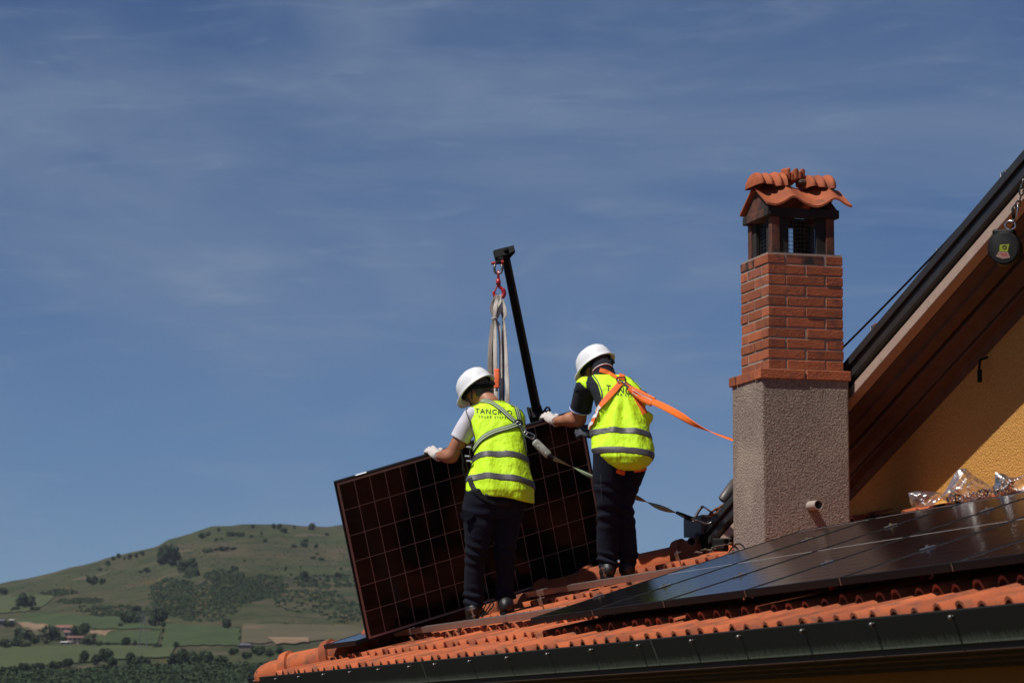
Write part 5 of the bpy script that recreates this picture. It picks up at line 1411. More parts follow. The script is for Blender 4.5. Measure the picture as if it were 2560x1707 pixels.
strap('piping', [(1572, 938), (1588, 946), (1604, 962), (1618, 984)], .008, 'grey_piping', ve2_o, bv2, .003, .002)
text_on('lettering', 'TANCRED', (1515, 976), (1, .16), (.06, -1), 20, 'print_black', ve2_o, [ve2_b], spacing=1.2)
text_on('lettering', 'SOLAR SYSTEM', (1521, 986), (1, .13), (.06, -1), 9, 'print_black', ve2_o, [ve2_b], spacing=1.4)
# polo trims: striped collar and sleeve edge, small blue badge
for k, mm in enumerate(('print_white', 'red_paint')):
    c = MB(); ctr = sh2 + sa2*(np.linalg.norm(el2-sh2)*(.685 - .03*k)); xx = norm(np.cross(sa2, [0, 0, 1.])); yy = np.cross(sa2, xx)
    c.tube([ctr + (xx*math.cos(t) + yy*math.sin(t))*.0765 for t in np.linspace(0, 6.283, 26)[:-1]], .0022, 5, closed=True); build('sleeve_trim', f2.world(c.v), c.f, mm, po_o)
    strap('collar_trim', [(1483, 926 + 2*k), (1492, 917 + 2*k), (1506, 910.5 + 2*k), (1520, 910 + 2*k), (1530, 916 + 2*k)], .005, mm, po_o, bv2, .002, .0015)
strap('sleeve_badge', [(1436, 975), (1441, 972), (1446, 969)], .022, 'boom_blue_black', po_o, bv2, .003, .0015)
mat('badge_blue', (.06, .12, .50), .6); po_o.children[-1].data.materials[0] = MATS['badge_blue']
# orange harness
strap('harness_strap', [(1500, 925), (1516, 930), (1532, 939), (1548, 950)], .030, 'orange_web', man2, bv2)
strap('harness_strap', [(1554, 931), (1554, 940), (1554, 950)], .040, 'orange_web', man2, bv2)
strap('harness_strap', [(1551, 958), (1540, 972), (1522, 992), (1504, 1014), (1490, 1036), (1480, 1058), (1476, 1070)], .042, 'orange_web', man2, bv2, .008)
strap('strap_label', [(1502, 1017), (1494, 1030), (1487, 1044)], .044, 'white_label', man2, bv2, .013, .001)
strap('strap_label', [(1482, 1053), (1478, 1063), (1475.5, 1070)], .030, 'white_label', man2, bv2, .013, .001)
strap('harness_strap', [(1560, 956), (1576, 972), (1592, 996), (1606, 1020), (1612, 1034)], .040, 'orange_web', man2, bv2)
strap('harness_strap', [(1540, 1176), (1552, 1181), (1563, 1182)], .03, 'orange_web', man2, [tr2_b], .006)
strap('harness_strap', [(1585, 1178), (1600, 1176), (1614, 1172)], .014, 'orange_web', man2, [tr2_b], .006)
d2 = cast(bv2, 1553, 951)[0] - f2.ey*.014
fr_ = MB(); fr_.tube([d2 + f2.ex*x*.031 + f2.ez*z*.020 for x, z in ((-.8, 1), (.8, 1), (1, .4), (.85, -1), (-.85, -1), (-1, .4))], .006, 6, closed=True); build('d_frame', fr_.v, fr_.f, 'black_plastic', man2)
# pocket stitch lines, boots, hands
strap('seam', [(1502, 1185), (1503, 1215), (1505, 1250)], .004, 'stitching', man2, [tr2_b], .002, .001)
strap('seam', [(1486, 1213), (1500, 1214), (1512, 1212)], .004, 'stitching', man2, [tr2_b], .002, .001)
boot(f2, P(1522, 1443, -.03), P(1514, 1441, .24), np.array([0, -.05, 1.]), man2, P(1522, 1416, .06))
boot(f2, P(1567, 1441, .05), P(1572, 1440, .32), np.array([0, -.05, 1.]), man2, P(1567, 1420, .13))
grip(f2, 1374, wr2, man2)
glove(f2, P(1484, 1084, .36), P(1467, 1080, .36), norm(P(1452, 1074, .36) - P(1480, 1080, .36)), np.array([0, -.8, .5]), (.75, 1.1, .8), 1.0, man2, 'glove_grey', 1)

# ================================================================== lifting gear
def ribbon(name, pts, width, m, parent=None, face=None, thick=.0025, per=8, twist=None):
    """loose webbing through points; face = direction its flat side turns to, twist = angle along it"""
    path = smooth_path(pts, per); M_ = len(path); fd = np.array([0, -1., 0]) if face is None else np.asarray(face, float); nr = []
    for i, p in enumerate(path):
        t = norm(path[min(i+1, M_-1)] - path[max(i-1, 0)]); n0 = norm(fd - t*np.dot(fd, t)); s0_ = np.cross(t, n0)
        a = np.interp(i/(M_-1), np.linspace(0, 1, len(twist)), twist) if twist is not None else 0
        nr.append(n0*math.cos(a) + s0_*math.sin(a))
    w = np.interp(np.linspace(0, 1, M_), np.linspace(0, 1, len(width)), width) if hasattr(width, '__len__') else width
    V, F, U = ribbon_pts(path, nr, w, thick)
    return build(name, V, F, m, parent, uv=U, smooth=True)
crane = empty('crane_boom', at(1443, 1500, 26.5)); tag(crane, 'slim black crane boom rising behind the lifted panel', 'crane boom')
bt, bb = at(1264, 642, 22.35), at(1352, 1075, 24.4); bd = norm(bb - bt); blow = bb + bd*6.5
bs = norm(np.cross(bd, np.array([0, -1., 0]))); bs = bs if bs[0] > 0 else -bs; bn = np.cross(bs, bd); bn = bn if bn[1] < 0 else -bn
def beam(name, x0, x1, y0, y1, m, a=bt, b=blow, k0=1.2, k1=2.35):
    V = []
    for q, k in ((a, k0), (b, k1)):
        V += [q + bs*x0*k + bn*y0*k, q + bs*x1*k + bn*y0*k, q + bs*x1*k + bn*y1*k, q + bs*x0*k + bn*y1*k]
    return bevel(MB().hexa(V).done(name, m, crane), .003)
beam('boom', -.024, .008, -.03, .025, 'black_metal'); beam('boom', .0085, .0165, -.028, .018, 'boom_blue_black'); beam('boom', .017, .0215, -.02, .012, 'boom_copper'); beam('boom', .022, .0245, -.02, .006, 'black_metal')
def BH(x, y, z): return bt + bs*x + bn*y - bd*z
hd = MB(); hd.box(BH, -.075, -.004, -.035, .035, -.005, .006); hd.box(BH, -.08, -.068, -.035, .035, .006, .055); hd.box(BH, -.075, .03, -.035, .035, .056, .068); hd.box(BH, -.02, .028, -.03, .03, -.02, .056)
hd.add([BH(.02, -.03, -.004), BH(.07, -.03, .055), BH(.075, -.03, .075), BH(.005, -.03, .07), BH(.02, .03, -.004), BH(.07, .03, .055), BH(.075, .03, .075), BH(.005, .03, .07)], [(0, 1, 2, 3), (7, 6, 5, 4), (0, 4, 5, 1), (1, 5, 6, 2), (2, 6, 7, 3), (3, 7, 4, 0)])
hd.sphere(BH(.012, 0, .075), .018, 12, 8)
bevel(hd.done('boom_head', 'black_metal', crane), .003)
cl = at(1343, 1032, 24.1)
def BC(x, y, z): return cl + bs*x + bn*y - bd*z
ck = MB(); ck.box(BC, -.055, .045, -.055, .05, -.07, .02); ck.box(BC, -.07, -.05, -.05, .045, -.05, .045); bevel(ck.done('boom_collar', 'black_metal', crane), .006)
hk = MB(); hk.tube([BC(x, .02, z) for x, z in ((.045, -.02), (.05, .03), (.08, .075), (.095, .06), (.10, .02), (.075, -.01))], .008, 7, closed=True); hk.box(BC, .04, .10, .0, .04, -.03, .005); hk.done('collar_handle', 'black_metal', crane)
# hook block
hook = empty('lifting_hook', at(1246, 740, 22.3)); tag(hook, 'red lifting hook and shackle hanging from the boom head', 'hook')
HD = 22.28
A_ = lambda x, y, dy=0: at(x, y, HD + dy)
s = MB(); s.tube([A_(1238, 658), A_(1236, 672), A_(1238, 681), A_(1245, 686), A_(1253, 681), A_(1256, 672), A_(1253, 658)], .0085, 8); s.done('shackle', 'dark_steel', hook, smooth=True)
s = MB(); s.tube([A_(1228, 659), A_(1239, 657)], .011, 8); s.tube([A_(1253, 656), A_(1259, 655.5)], .015, 8); s.done('shackle_pin', 'red_paint', hook)
s = MB(); s.tube([A_(1240, 656.5), A_(1253, 656)], .013, 8); s.tube([A_(1246.5, 646), A_(1246.5, 660)], .010, 8); s.done('swivel_bolt', 'black_metal', hook)
s = MB(); s.tube([A_(1246, 676), A_(1246, 700)], .009, 8); s.tube([A_(1246, 678), A_(1249, 681), A_(1246, 685), A_(1243, 681)], .006, 6, closed=True)
s.tube([A_(1246, 697), A_(1246, 705), A_(1246, 712)], [.014, .018, .017], 10); s.done('swivel', 'red_paint', hook, smooth=True)
s = MB(); s.tube(smooth_path([A_(1246, 712), A_(1250, 718), A_(1257, 724), A_(1260.5, 733), A_(1257, 741), A_(1249, 745), A_(1240, 742), A_(1235, 735), A_(1235, 728)], 5), [.012]*10+[.016]*16+[.014]*8+[.011]*6+[.008], 8); s.done('hook', 'red_paint', hook, smooth=True)
s = MB(); s.tube([A_(1244, 714), A_(1239, 724), A_(1236, 733)], .006, 6); s.done('latch', 'red_paint', hook)
# slings looped through the hook and down to the panel
t_a, t_b = panel_t(1236), panel_t(1268)
sl = empty('lifting_sling', edge_pt(t_a)); tag(sl, 'left bundle of dirty white lifting sling with an orange tag', 'sling', 'slings on the hook')
def S3(x, y, dy=0.): return at(x, y, 22.26 - .28*np.clip((y-745)/330, 0, 1) + dy)
for j, (pts, w, dy) in enumerate([
    ([(1243, 738), (1235, 752), (1231, 770), (1233, 786), (1236, 797), (1231, 812), (1227, 850), (1225, 900), (1224, 950), (1224, 1085)], [.02, .032, .036, .026, .015, .02, .03, .034, .03, .03], -.01),
    ([(1246, 738), (1241, 755), (1238, 775), (1237, 797), (1238, 815), (1238, 860), (1239, 920), (1240, 960), (1241, 1084)], [.02, .028, .03, .016, .02, .028, .03, .03, .03], -.03),
    ([(1248, 738), (1249, 752), (1250, 772), (1243, 790), (1240, 800), (1247, 815), (1250, 850), (1252, 920), (1252, 1000), (1252, 1080)], [.03, .035, .03, .025, .02, .025, .022, .024, .024, .024], 0),
    ([(1244, 736), (1238, 750), (1244, 780), (1237, 796), (1233, 830), (1232, 900), (1231, 1084)], [.02, .028, .028, .014, .02, .022, .022], .03)]):
    ribbon('strand', [S3(x, y, dy) for x, y in pts], w, 'sling_dirty' if j in (0, 3) else 'sling_canvas', sl, twist=[.2, -.5, .5, .3, -.3, .35, -.2, .1][j:] + [0.2])
kn = MB(); kn.sphere(S3(1236.5, 797, -.02), (.022, .02, .016), 10, 7); kn.done('knot', 'sling_canvas', sl, smooth=True)
ribbon('tag', [S3(1241.5, 922, -.045), S3(1242, 945, -.05), S3(1241, 970, -.045)], .036, 'orange_tag', sl)
sl2 = empty('lifting_sling', edge_pt(t_b)); tag(sl2, 'right strand of dirty white lifting sling nearest the boom', 'sling', 'slings on the hook')
for j, (pts, w, dy) in enumerate([
    ([(1250, 742), (1256, 755), (1262, 775), (1263, 790), (1259, 799), (1262, 815), (1264, 850), (1266, 900), (1268, 960), (1269, 1078)], [.02, .026, .03, .022, .012, .014, .018, .026, .034, .034], 0),
    ([(1250, 742), (1255, 760), (1257, 780), (1258, 799), (1258, 830), (1257, 900), (1257, 1000), (1257, 1080)], [.025, .03, .03, .016, .018, .022, .026, .026], .02)]):
    ribbon('strand', [S3(x, y, dy) for x, y in pts], w, 'sling_dirty' if j == 1 else 'sling_canvas', sl2, twist=[-.4, .4, .2, -.2, .35, .1])

# ================================================================== fall protection lines
def carabiner(px0, py0, px1, py1, Y, wpx, rad, name, m, parent):
    a, b = np.array([px0, py0], float), np.array([px1, py1], float); t = norm(b-a); n_ = np.array([-t[1], t[0]])
    L_ = np.linalg.norm(b-a); pts = []
    for th in np.linspace(0, 2*math.pi, 21)[:-1]:
        c, s_ = math.cos(th), math.sin(th); wv = wpx*(.75 + .25*c)
        q = (a+b)/2 + t*L_/2*np.sign(c)*abs(c)**.7 + n_*wv/2*np.sign(s_)*abs(s_)**.7; pts.append(at(q[0], q[1], Y))
    mb = MB(); mb.tube(pts, rad, 7, closed=True)
    return mb.done(name, m, parent, smooth=True)
YL = dp[1] - .05
lan = empty('green_lanyard', at(1500, 1195, YL)); tag(lan, 'striped green lanyard from the left worker\'s back to the gutter box', 'lanyard')
carabiner(1299, 1061, 1317, 1085, YL+.02, 9, .0045, 'carabiner', 'steel', lan)
carabiner(1310, 1081, 1336, 1093, YL, 15, .0048, 'carabiner', 'steel', lan)
ribbon('loop', [at(1327, 1090, YL), at(1333, 1098, YL), at(1338, 1106, YL)], .035, 'black_plastic', lan)
c0, c1_ = at(1335, 1102, YL), at(1374, 1140, YL); ct = norm(c1_-c0); cn = norm(np.cross(ct, [0, -1., 0])); cf_ = np.cross(cn, ct)
cs = MB(); Ls = np.linalg.norm(c1_-c0); pr = [(-.3, 1), (.3, 1), (.75, .8), (1, .3), (1, -.3), (.75, -.8), (.3, -1), (-.3, -1), (-.75, -.8), (-1, -.3), (-1, .3), (-.75, .8)]
V = []; F = []
for x, k in ((0, .55), (.008, .9), (.02, 1), (Ls-.02, 1), (Ls-.008, .9), (Ls, .6)):
    for p in pr: V.append(c0 + ct*x + cn*p[0]*.027*k + cf_*p[1]*.013*k)
n = len(pr)
for j in range(5):
    for i in range(n): F.append((j*n+i, j*n+(i+1) % n, (j+1)*n+(i+1) % n, (j+1)*n+i))
F += [tuple(range(n-1, -1, -1)), tuple(5*n+i for i in range(n))]
build('absorber_casing', V, F, 'shock_casing', lan, smooth=True)
rv = MB()
for x in (.3, .6, .78): q = c0 + ct*Ls*x - cf_*.0*1; rv.sphere(q + (cf_ if cf_[1] < 0 else -cf_)*.014 + cn*.006, .004, 8, 5)
rv.done('rivet', 'steel', lan)
ck_ = MB(); ck_.tube([at(1371, 1138, YL), at(1384, 1147, YL)], [.019, .014], 10); ck_.done('end_collar', 'black_plastic', lan)
lp = [(1382, 1145), (1400, 1152), (1437, 1168), (1475, 1187), (1512, 1206), (1550, 1224), (1592, 1241), (1620, 1253), (1645, 1264), (1673, 1275), (1700, 1285), (1722, 1294)]
YB = 21.45
ribbon('webbing', [at(x, y + 3*math.sin((x-1382)/340*math.pi), YL + (YB-YL)*(x-1382)/340) for x, y in lp], .034, 'green_web', lan,
       twist=list(np.interp(np.linspace(0, 1, 25), [0, .16, .27, .38, .5, .62, .74, .86, 1], [.3, 1.55, 3.0, 4.65, 6.1, 7.85, 9.3, 10.9, 12.4])), per=9)
ribbon('eye', [at(1690, 1280, YB), at(1708, 1288, YB-.01), at(1724, 1295, YB-.01), at(1734, 1297, YB)], [.02, .03, .034, .03], 'black_plastic', lan)
# orange lanyard
YO = d2[1] - .04
ol = empty('orange_lanyard', at(1700, 1045, YO - .5)); tag(ol, 'bright orange lanyard strap running from the right worker to the chimney', 'lanyard')
carabiner(1545, 951, 1572, 975, YO + .01, 13, .0045, 'carabiner', 'steel', ol)
carabiner(1560, 957, 1582, 972, YO - .005, 11, .0042, 'carabiner', 'steel', ol)
ribbon('pouch', [at(1574, 971, YO), at(1592, 982, YO - .03), at(1612, 995, YO - .07), at(1634, 1006, YO - .12)], [.040, .058, .068, .066], 'orange_web', ol, thick=.012, twist=[.2, .1, 0, 0])
for k in range(4): ribbon('stitch_row', [at(1580 + .3*k, 969 + 4.2*k, YO - .035), at(1606, 983 + 4.6*k, YO - .075), at(1632, 996 + 4.8*k, YO - .13)], .0035, 'print_white' if k % 2 else 'orange_tag', ol, thick=.001)
YE = HZ(-1.03, 1.8, 0)[1]
op = [(1630, 1003), (1655, 1014), (1680, 1027), (1705, 1041), (1730, 1056), (1752, 1067), (1775, 1077), (1800, 1087), (1833, 1099), (1850, 1105)]
ribbon('webbing', [at(x, y, YO - .12 + (YE - YO + .12)*(x-1630)/220) for x, y in op], [.044, .046, .046, .044, .044, .044], 'orange_web', ol, twist=[0, .1, .3, .6, 1.1, 1.55, 1.9, 2.2, 2.3, 2.4], per=7)
q = at(1851, 1105, YE); an = MB(); an.tube([q + UH*.018*math.cos(t) + UP*.018*math.sin(t) for t in np.linspace(0, 6.28, 13)[:-1]], .004, 6, closed=True); an.tube([q, HZ(-.99, np.dot(q-P0, UH), q[2])], .006, 6); an.done('anchor_ring', 'steel', ol)

# ================================================================== end of the upper gutter, beside the chimney
Q0 = at(1753, 1335, 21.5)
def GB(x, y, z): return Q0 - EAVE*x + UH*y + UP*z
gb = empty('gutter_box', Q0); tag(gb, 'brown metal gutter end box hanging over the hip tiles beside the chimney', 'gutter box')
bx_ = MB(); bx_.box(GB, 0, .36, 0, .006, 0, .132); bx_.box(GB, 0, .006, .006, .10, 0, .128); bx_.box(GB, .354, .36, .006, .10, 0, .128); bx_.box(GB, .006, .354, .094, .10, 0, .128); bx_.box(GB, .006, .354, .006, .094, .0, .006)
bevel(bx_.done('box', 'pipe_dark', gb), .002)
MB().box(GB, -.004, .0, .0, .10, .118, .134).done('rim', 'pipe_dark', gb)
def tube_open(name, a, b, r, m, parent, n=18):
    t = norm(b-a); x = norm(np.cross(t, UP)); y = np.cross(x, t); V = []; F = []
    for p, rr in ((b, r), (a, r), (a, r*.88), (b, r*.88)):
        for k in range(n): th = 2*math.pi*k/n; V.append(p + x*rr*math.cos(th) + y*rr*math.sin(th))
    for j in range(3):
        for k in range(n): F.append((j*n+k, j*n+(k+1) % n, (j+1)*n+(k+1) % n, (j+1)*n+k))
    F.append(tuple(range(n))); return build(name, V, F, m, parent, autosmooth=40)
tube_open('spout', at(1729, 1353, 21.35), at(1752, 1334, 21.75), .029, 'pipe_dark', gb)
MB().box(GB, -.02, .05, .02, .09, -.09, .0).done('spout_bracket', 'black_metal', gb)
# steel hook, rusty link and grey cylinder
hkt = empty('steel_snap_hook', at(1760, 1295, 21.38)); tag(hkt, 'steel snap hook clipped over the brown gutter box', 'snap hook')
YH = 21.36
s = MB(); s.tube(smooth_path([at(x, y, YH) for x, y in ((1730, 1302), (1734, 1297), (1740, 1289), (1749, 1274), (1757, 1265))], 4), .0095, 8); s.done('lever', 'dark_steel', hkt, smooth=True)
s = MB(); s.tube([at(x, y, YH) for x, y in ((1757, 1265), (1768, 1272), (1777, 1279))], .006, 8); s.done('gate', 'steel', hkt, smooth=True)
s = MB(); s.tube(smooth_path([at(x, y, YH-.01) for x, y in ((1731, 1304), (1742, 1300), (1756, 1306), (1766, 1309), (1776, 1307), (1784, 1299), (1785, 1289), (1779, 1281))], 4), [.006]*8+[.008]*20+[.009], 8); s.done('bow', 'dark_steel', hkt, smooth=True)
s = MB(); s.tube([at(1731, 1293, YH), at(1737, 1303, YH)], .017, 10); s.done('swivel', 'dark_steel', hkt)
rl_ = empty('rusty_link', at(1790, 1283, 21.3)); tag(rl_, 'rusty chain link between the snap hook and the dark cylinder', 'chain link')
for k, (x0, y0, x1, y1) in enumerate(((1774, 1288, 1797, 1272), (1792, 1277, 1815, 1262))): carabiner(x0, y0, x1, y1, 21.33 + .01*k, 11, .0085, 'link', 'rusty_steel', rl_)
cy = empty('rope_cylinder', at(1818, 1246, 21.25)); tag(cy, 'dark grey cylinder half hidden behind the left edge of the chimney', 'cylinder')
s = MB(); s.tube([at(1807, 1251, 21.22), at(1809, 1248, 21.22), at(1838, 1207, 21.3), at(1842, 1203, 21.3)], [.034, .038, .038, .03], 18); s.done('casing', 'pipe_dark', cy, autosmooth=40) if False else build('casing', s.v, s.f, 'pipe_dark', cy, autosmooth=40)
s = MB(); s.tube([at(1811, 1256, 21.22), at(1822, 1262, 21.22), at(1834, 1264, 21.24)], [.03, .034, .03], 12); build('foot', s.v, s.f, 'black_plastic', cy, smooth=True)
jb = empty('black_junction_box', R(*[*brk_at(1803, 1372, -.08), -.08])); tag(jb, 'black plastic box lying on the tiles at the foot of the chimney', 'box')
qb = at(1803, 1366, 21.0)
JB = lambda x, y, z: qb + norm(EAVE*.6+UH*.8)*x + norm(UH*.6-EAVE*.8)*y + UP*z
bevel(MB().box(JB, -.05, .04, -.05, .05, -.03, .055).done('case', 'black_plastic', jb), .012, 3)
tube_open('pipe', at(1817, 1352, 21.0), at(1842, 1343, 21.2), .019, 'pipe_dark', jb)
cb = MB(); cb.tube(smooth_path([at(1822, 1381, 19.6), at(1829, 1370, 19.4), at(1840, 1360, 19.2), at(1852, 1360, 18.9), at(1862, 1370, 18.6)], 6), .005, 6)
tag(cb.done('black_cable', 'black_plastic', smooth=True), 'thin black cable looping up in front of the chimney foot', 'cable')
mo = MB(); r = random.Random(11)
for k in range(16): mo.sphere(at(1735 + 6.0*k + r.uniform(-3, 3), 1384 - 1.6*k + r.uniform(-3, 2), 21.3 - .045*k), (r.uniform(.008, .02), r.uniform(.01, .02), r.uniform(.005, .010)), 6, 4)
mo.done('mortar_crumbs', 'mortar_dark', house)['kind'] = 'stuff'
# cables hanging from the back of the lifted panel
for pts, lab in ((((1212, 1412), (1209, 1440), (1214, 1470), (1222, 1490), (1214, 1512), (1206, 1528), (1214, 1536), (1226, 1520)), 'black connector cable hanging between the legs of the left worker'),
                 (((1196, 1530), (1206, 1540), (1222, 1526), (1234, 1512), (1228, 1506), (1212, 1530), (1190, 1546)), 'black cable curled on the tiles between the boots of the left worker')):
    m_ = MB(); m_.tube(smooth_path([at(x, y, D1 + .25) for x, y in pts], 6), .0045, 6); tag(m_.done('panel_cable', 'black_plastic', smooth=True), lab, 'cable')
# safety rope along the sloping roof edge
rp_ = MB(); rp_.tube(smooth_path([onplane(x, y, HZ(0, H_OUT - .02, 0), UH) for x, y in ((2070, 905), (2107, 869), (2200, 776), (2334, 638), (2400, 567), (2448, 517), (2500, 455), (2580, 362))], 6), .0065, 6)
tag(rp_.done('safety_rope', 'black_plastic', smooth=True), 'thin dark rope stretched along the sloping roof edge', 'rope')

# --- retractable fall arrester
fa = empty('fall_arrester', onplane(2513, 665, HZ(0, H_OUT - .16, 0), UH)); tag(fa, 'black and yellow fall arrester hanging from the roof edge at the right', 'fall arrester')
qf = onplane(2513, 622, HZ(0, H_OUT - .16, 0), UH); vf = norm(qf - CAM); fx = norm(np.cross(vf, UP) - vf*.35); fz = UP; fy = norm(np.cross(fz, fx)); 
kf = np.linalg.norm(qf - CAM)/LENS_PX
def FA(x, y, z): return qf + fx*x*1.22*kf + fy*y*kf + fz*z*kf
def disc(name, outline, y0, y1, m, inset=.9):
    V = []; n = len(outline)
    for y, k in ((y0, inset), (y0+3, 1), (y1-3, 1), (y1, inset)): V += [FA(p[0]*k, y, p[1]*k) for p in outline]
    F = [(j*n+i, j*n+(i+1) % n, (j+1)*n+(i+1) % n, (j+1)*n+i) for j in range(3) for i in range(n)] + [tuple(range(n-1, -1, -1)), tuple(range(3*n, 4*n))]
    return build(name, V, F, m, fa, autosmooth=35)
oval = [(34*math.cos(t), 44*math.sin(t)*(1 if math.sin(t) > 0 else .95)) for t in np.linspace(0, 2*math.pi, 25)[:-1]]
sgn = -1 if fy[1] > 0 else 1
disc('casing', oval, -16, 16, 'black_plastic')
disc('yellow_rim', [(p[0]*1.03-2, p[1]*1.02+1) for p in oval if p[0] < 14], 6 if sgn < 0 else -14, 14 if sgn < 0 else -6, 'yellow_plastic', .97)
bevel(MB().box(FA, -24, 22, -15, 15, 30, 48).done('top_block', 'black_plastic', fa), .012, 2)
yl = -17.5 if fy[1] > 0 else 17.5
MB().add([FA(-6, yl, 8), FA(14, yl, 9), FA(10, yl, -10), FA(-8, yl, -8)], [(0, 1, 2, 3), (3, 2, 1, 0)]).done('label', 'yellow_plastic', fa)
MB().add([FA(-9, yl, -9), FA(11, yl, -11), FA(15, yl, -25), FA(0, yl, -28), FA(-15, yl, -21)], [(0, 1, 2, 3, 4), (4, 3, 2, 1, 0)]).done('label', 'stucco_pink', fa)
s = MB(); s.tube([FA(4 + 4*math.cos(t), yl*1.02, 1 + 4*math.sin(t)) for t in np.linspace(0, 6.28, 11)[:-1]], .0025, 5, closed=True); s.done('label_mark', 'black_plastic', fa)
for k in range(3): MB().box(FA, -7+3*k, 10, yl-.4, yl+.4, -15-3.2*k, -14-3.2*k).done('label_mark', 'red_paint', fa)
s = MB(); s.tube([FA(12 + 11*math.cos(t), 0, 58 + 11*math.sin(t)) for t in np.linspace(0, 6.28, 19)[:-1]], .0055, 8, closed=True); s.done('ring', 'steel', fa, smooth=True)
def FP(px, py): return onplane(px, py, HZ(0, H_OUT - .16, 0), UH)
s = MB(); s.tube([FP(2533, 556), FP(2531, 520), FP(2538, 512), FP(2545, 516), FP(2542, 545)], .0055, 8, closed=True); s.done('carabiner', 'steel', fa, smooth=True)
s = MB(); s.tube([FP(2532, 522), FP(2534, 545)], .009, 8); s.done('carabiner_sleeve', 'black_metal', fa, smooth=True)
for k, (x0, y0, x1, y1) in enumerate(((2541, 520, 2549, 500), (2547, 506, 2555, 484), (2553, 490, 2556, 466), (2555, 472, 2558, 448))):
    s = MB(); a, b = FP(x0, y0), FP(x1, y1); t = norm(b-a); w_ = norm(np.cross(t, vf)) if k % 2 == 0 else vf
    L_ = np.linalg.norm(b-a); s.tube([(a+b)/2 + t*L_*.5*math.cos(th) + w_*.011*math.sin(th) for th in np.linspace(0, 6.28, 15)[:-1]], .0045, 6, closed=True); s.done('chain_link', 'dark_steel', fa, smooth=True)
s = MB(); a = FP(2556, 456); s.box(lambda x, y, z: a + RK*x + UH*y + RV*z, -.03, .05, .0, .2, -.012, .0); s.box(lambda x, y, z: a + RK*x + UH*y + RV*z, -.02, .05, .0, .2, -.05, -.04); s.done('anchor_plate', 'dark_steel', fa)

# ================================================================== bags of fittings on the tiles under the gable
def bag(name, outline, py_base, label, bulge, seed, group=None, extra=.0):
    """crumpled clear bag: two sheets of film between an outline traced around it"""
    cxp = sum(p[0] for p in outline)/len(outline); cyp = sum(p[1] for p in outline)/len(outline)
    Y0 = onplane(cxp, py_base, R(0, 0, -.06), RN)[1] + extra
    rr = np.random.default_rng(seed); ol_ = [p for p in outline]; n = len(ol_)*4
    pts = smooth_path([np.array(p, float) for p in ol_ + [ol_[0]]], 4)[:-1]; n = len(pts); rings = 9; V = []; F = []
    for side in (-1, 1):
        for j in range(rings):
            t = 1 - j/rings
            for i in range(n):
                px, py = cxp + (pts[i][0]-cxp)*t, cyp + (pts[i][1]-cyp)*t
                q = 1 - t**2; cr = math.sin(px*.22 + side*2 + seed) * math.sin(py*.25 + px*.08) + .6*math.sin(px*.45 - py*.36 + seed*2 + side)
                dy = side*bulge*q + (0 if j == 0 else bulge*.15*cr)
                V.append(at(px, py, Y0 + dy))
        V.append(at(cxp, cyp, Y0 + side*bulge))
    m = rings*n + 1
    for s_ in range(2):
        for j in range(rings-1):
            for i in range(n): F.append((s_*m+j*n+i, s_*m+j*n+(i+1) % n, s_*m+(j+1)*n+(i+1) % n, s_*m+(j+1)*n+i))
        for i in range(n): F.append((s_*m+(rings-1)*n+i, s_*m+(rings-1)*n+(i+1) % n, s_*m+m-1))
    e = empty(name, np.mean(np.array(V), 0) - UP*.1); tag(e, label, 'plastic bag', group)
    o = build('film', V, F, 'plastic_film', e, smooth=True)
    return e, Y0, BVHTree.FromPolygons([list(v) for v in V], F)
b1, YB1, bb1 = bag('plastic_bag', [(2352, 1240), (2366, 1222), (2392, 1176), (2414, 1171), (2424, 1178), (2440, 1192), (2482, 1217), (2484, 1236), (2440, 1252), (2390, 1258), (2364, 1254)], 1262, 'clear plastic bag of metal fittings with white lettering, peaked in the middle', .07, 1, 'clear bags of fittings')
b2, YB2, _ = bag('plastic_bag', [(2488, 1181), (2510, 1184), (2530, 1193), (2552, 1190), (2566, 1182), (2580, 1196), (2580, 1228), (2540, 1234), (2500, 1240), (2484, 1236), (2486, 1210)], 1246, 'clear plastic bag of metal fittings cut by the right edge of the picture', .06, 5, 'clear bags of fittings')
b3, YB3, _ = bag('plastic_bag', [(2271, 1232), (2288, 1228), (2320, 1228), (2352, 1232), (2356, 1242), (2330, 1262), (2296, 1268), (2278, 1262)], 1276, 'flat empty plastic bag at the left of the peaked bag', .05, 9, 'clear bags of fittings')
text_on('lettering', 'novotegra', (2400.5, 1232), (.42, -.90), (-.90, -.42), 9.5, 'print_white', b1, [bb1], lift=.004, spacing=1.0)
for k in range(3): text_on('lettering', 'lllll llll lll'[k:], (2416 + 4*k, 1226), (.42, -.90), (-.90, -.42), 3.2, 'print_white', b1, [bb1], lift=.004)
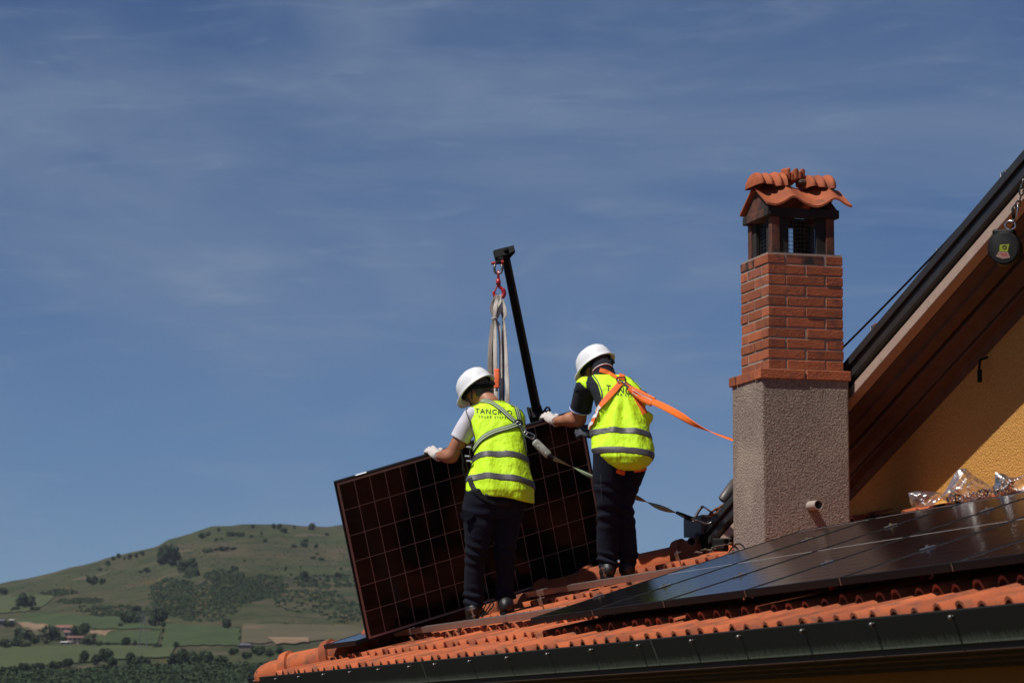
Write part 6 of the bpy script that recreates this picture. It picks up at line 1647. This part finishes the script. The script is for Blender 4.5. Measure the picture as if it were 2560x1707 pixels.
def fitting(px, py, Y, ang, sc, m, label):
    q = at(px, py, Y); c, s_ = math.cos(ang), math.sin(ang); ux = np.array([c, .25, s_]); ux = norm(ux); uz = norm(np.array([-s_, .1, c]) - ux*np.dot([-s_, .1, c], ux)); uy = np.cross(uz, ux)
    FX = lambda x, y, z: q + (ux*x + uy*y + uz*z)*sc
    e = empty('metal_fitting', q); tag(e, label, 'fitting', 'metal fittings in the bags')
    cl_ = MB(); cl_.box(FX, -.03, .03, -.02, .02, .014, .02); cl_.box(FX, -.03, -.024, -.02, .02, -.02, .014); cl_.box(FX, .024, .03, -.02, .02, -.02, .014); bevel(cl_.done('clamp_body', m, e), .002)
    bt_ = MB(); bt_.tube([FX(0, 0, -.03), FX(0, 0, .03)], .006*sc, 7); bt_.tube([FX(0, 0, .02), FX(0, 0, .03)], .011*sc, 6); bt_.done('bolt', 'steel', e)
for px, py, an_, m in ((2378, 1246, .3, 'aluminium'), (2394, 1246, 1.4, 'black_metal'), (2408, 1246, -.2, 'aluminium'), (2420, 1243, .9, 'aluminium'), (2434, 1241, .1, 'aluminium'), (2448, 1236, 1.2, 'dark_steel'), (2461, 1231, -.4, 'dark_steel'), (2470, 1232, .7, 'aluminium'), (2386, 1232, .8, 'aluminium')):
    fitting(px, py, YB1 + random.uniform(-.03, .03), an_, .75, m, 'small metal clamp fitting inside the peaked plastic bag')
for px, py, an_, m in ((2492, 1220, 1.3, 'dark_steel'), (2502, 1199, .6, 'black_metal'), (2508, 1216, -.3, 'aluminium'), (2516, 1206, .9, 'aluminium'), (2514, 1226, .2, 'aluminium'), (2526, 1214, 1.2, 'dark_steel'), (2498, 1230, .2, 'aluminium')):
    fitting(px, py, YB2 + random.uniform(-.02, .02), an_, .75, m, 'small metal clamp fitting inside the bag at the right edge')

# ================================================================== hazy air
hz = MB(); hz.box(lambda x, y, z: np.array([x, y, z]), -2400, 2400, -800, 3000, -140, 140)
haze = hz.done('haze', 'mortar', origin=np.array([0, 1000., -140])); haze['kind'] = 'stuff'; haze['label'] = 'thin summer haze in the air over the valley'
hm = bpy.data.materials.new('haze_air'); hm.use_nodes = True; hm.node_tree.nodes.clear()
vo = hm.node_tree.nodes.new('ShaderNodeVolumePrincipled'); vo.inputs['Color'].default_value = (.80, .87, 1.0, 1); vo.inputs['Density'].default_value = .00007; vo.inputs['Anisotropy'].default_value = .2
ho = hm.node_tree.nodes.new('ShaderNodeOutputMaterial'); hm.node_tree.links.new(vo.outputs[0], ho.inputs['Volume'])
haze.data.materials[0] = hm
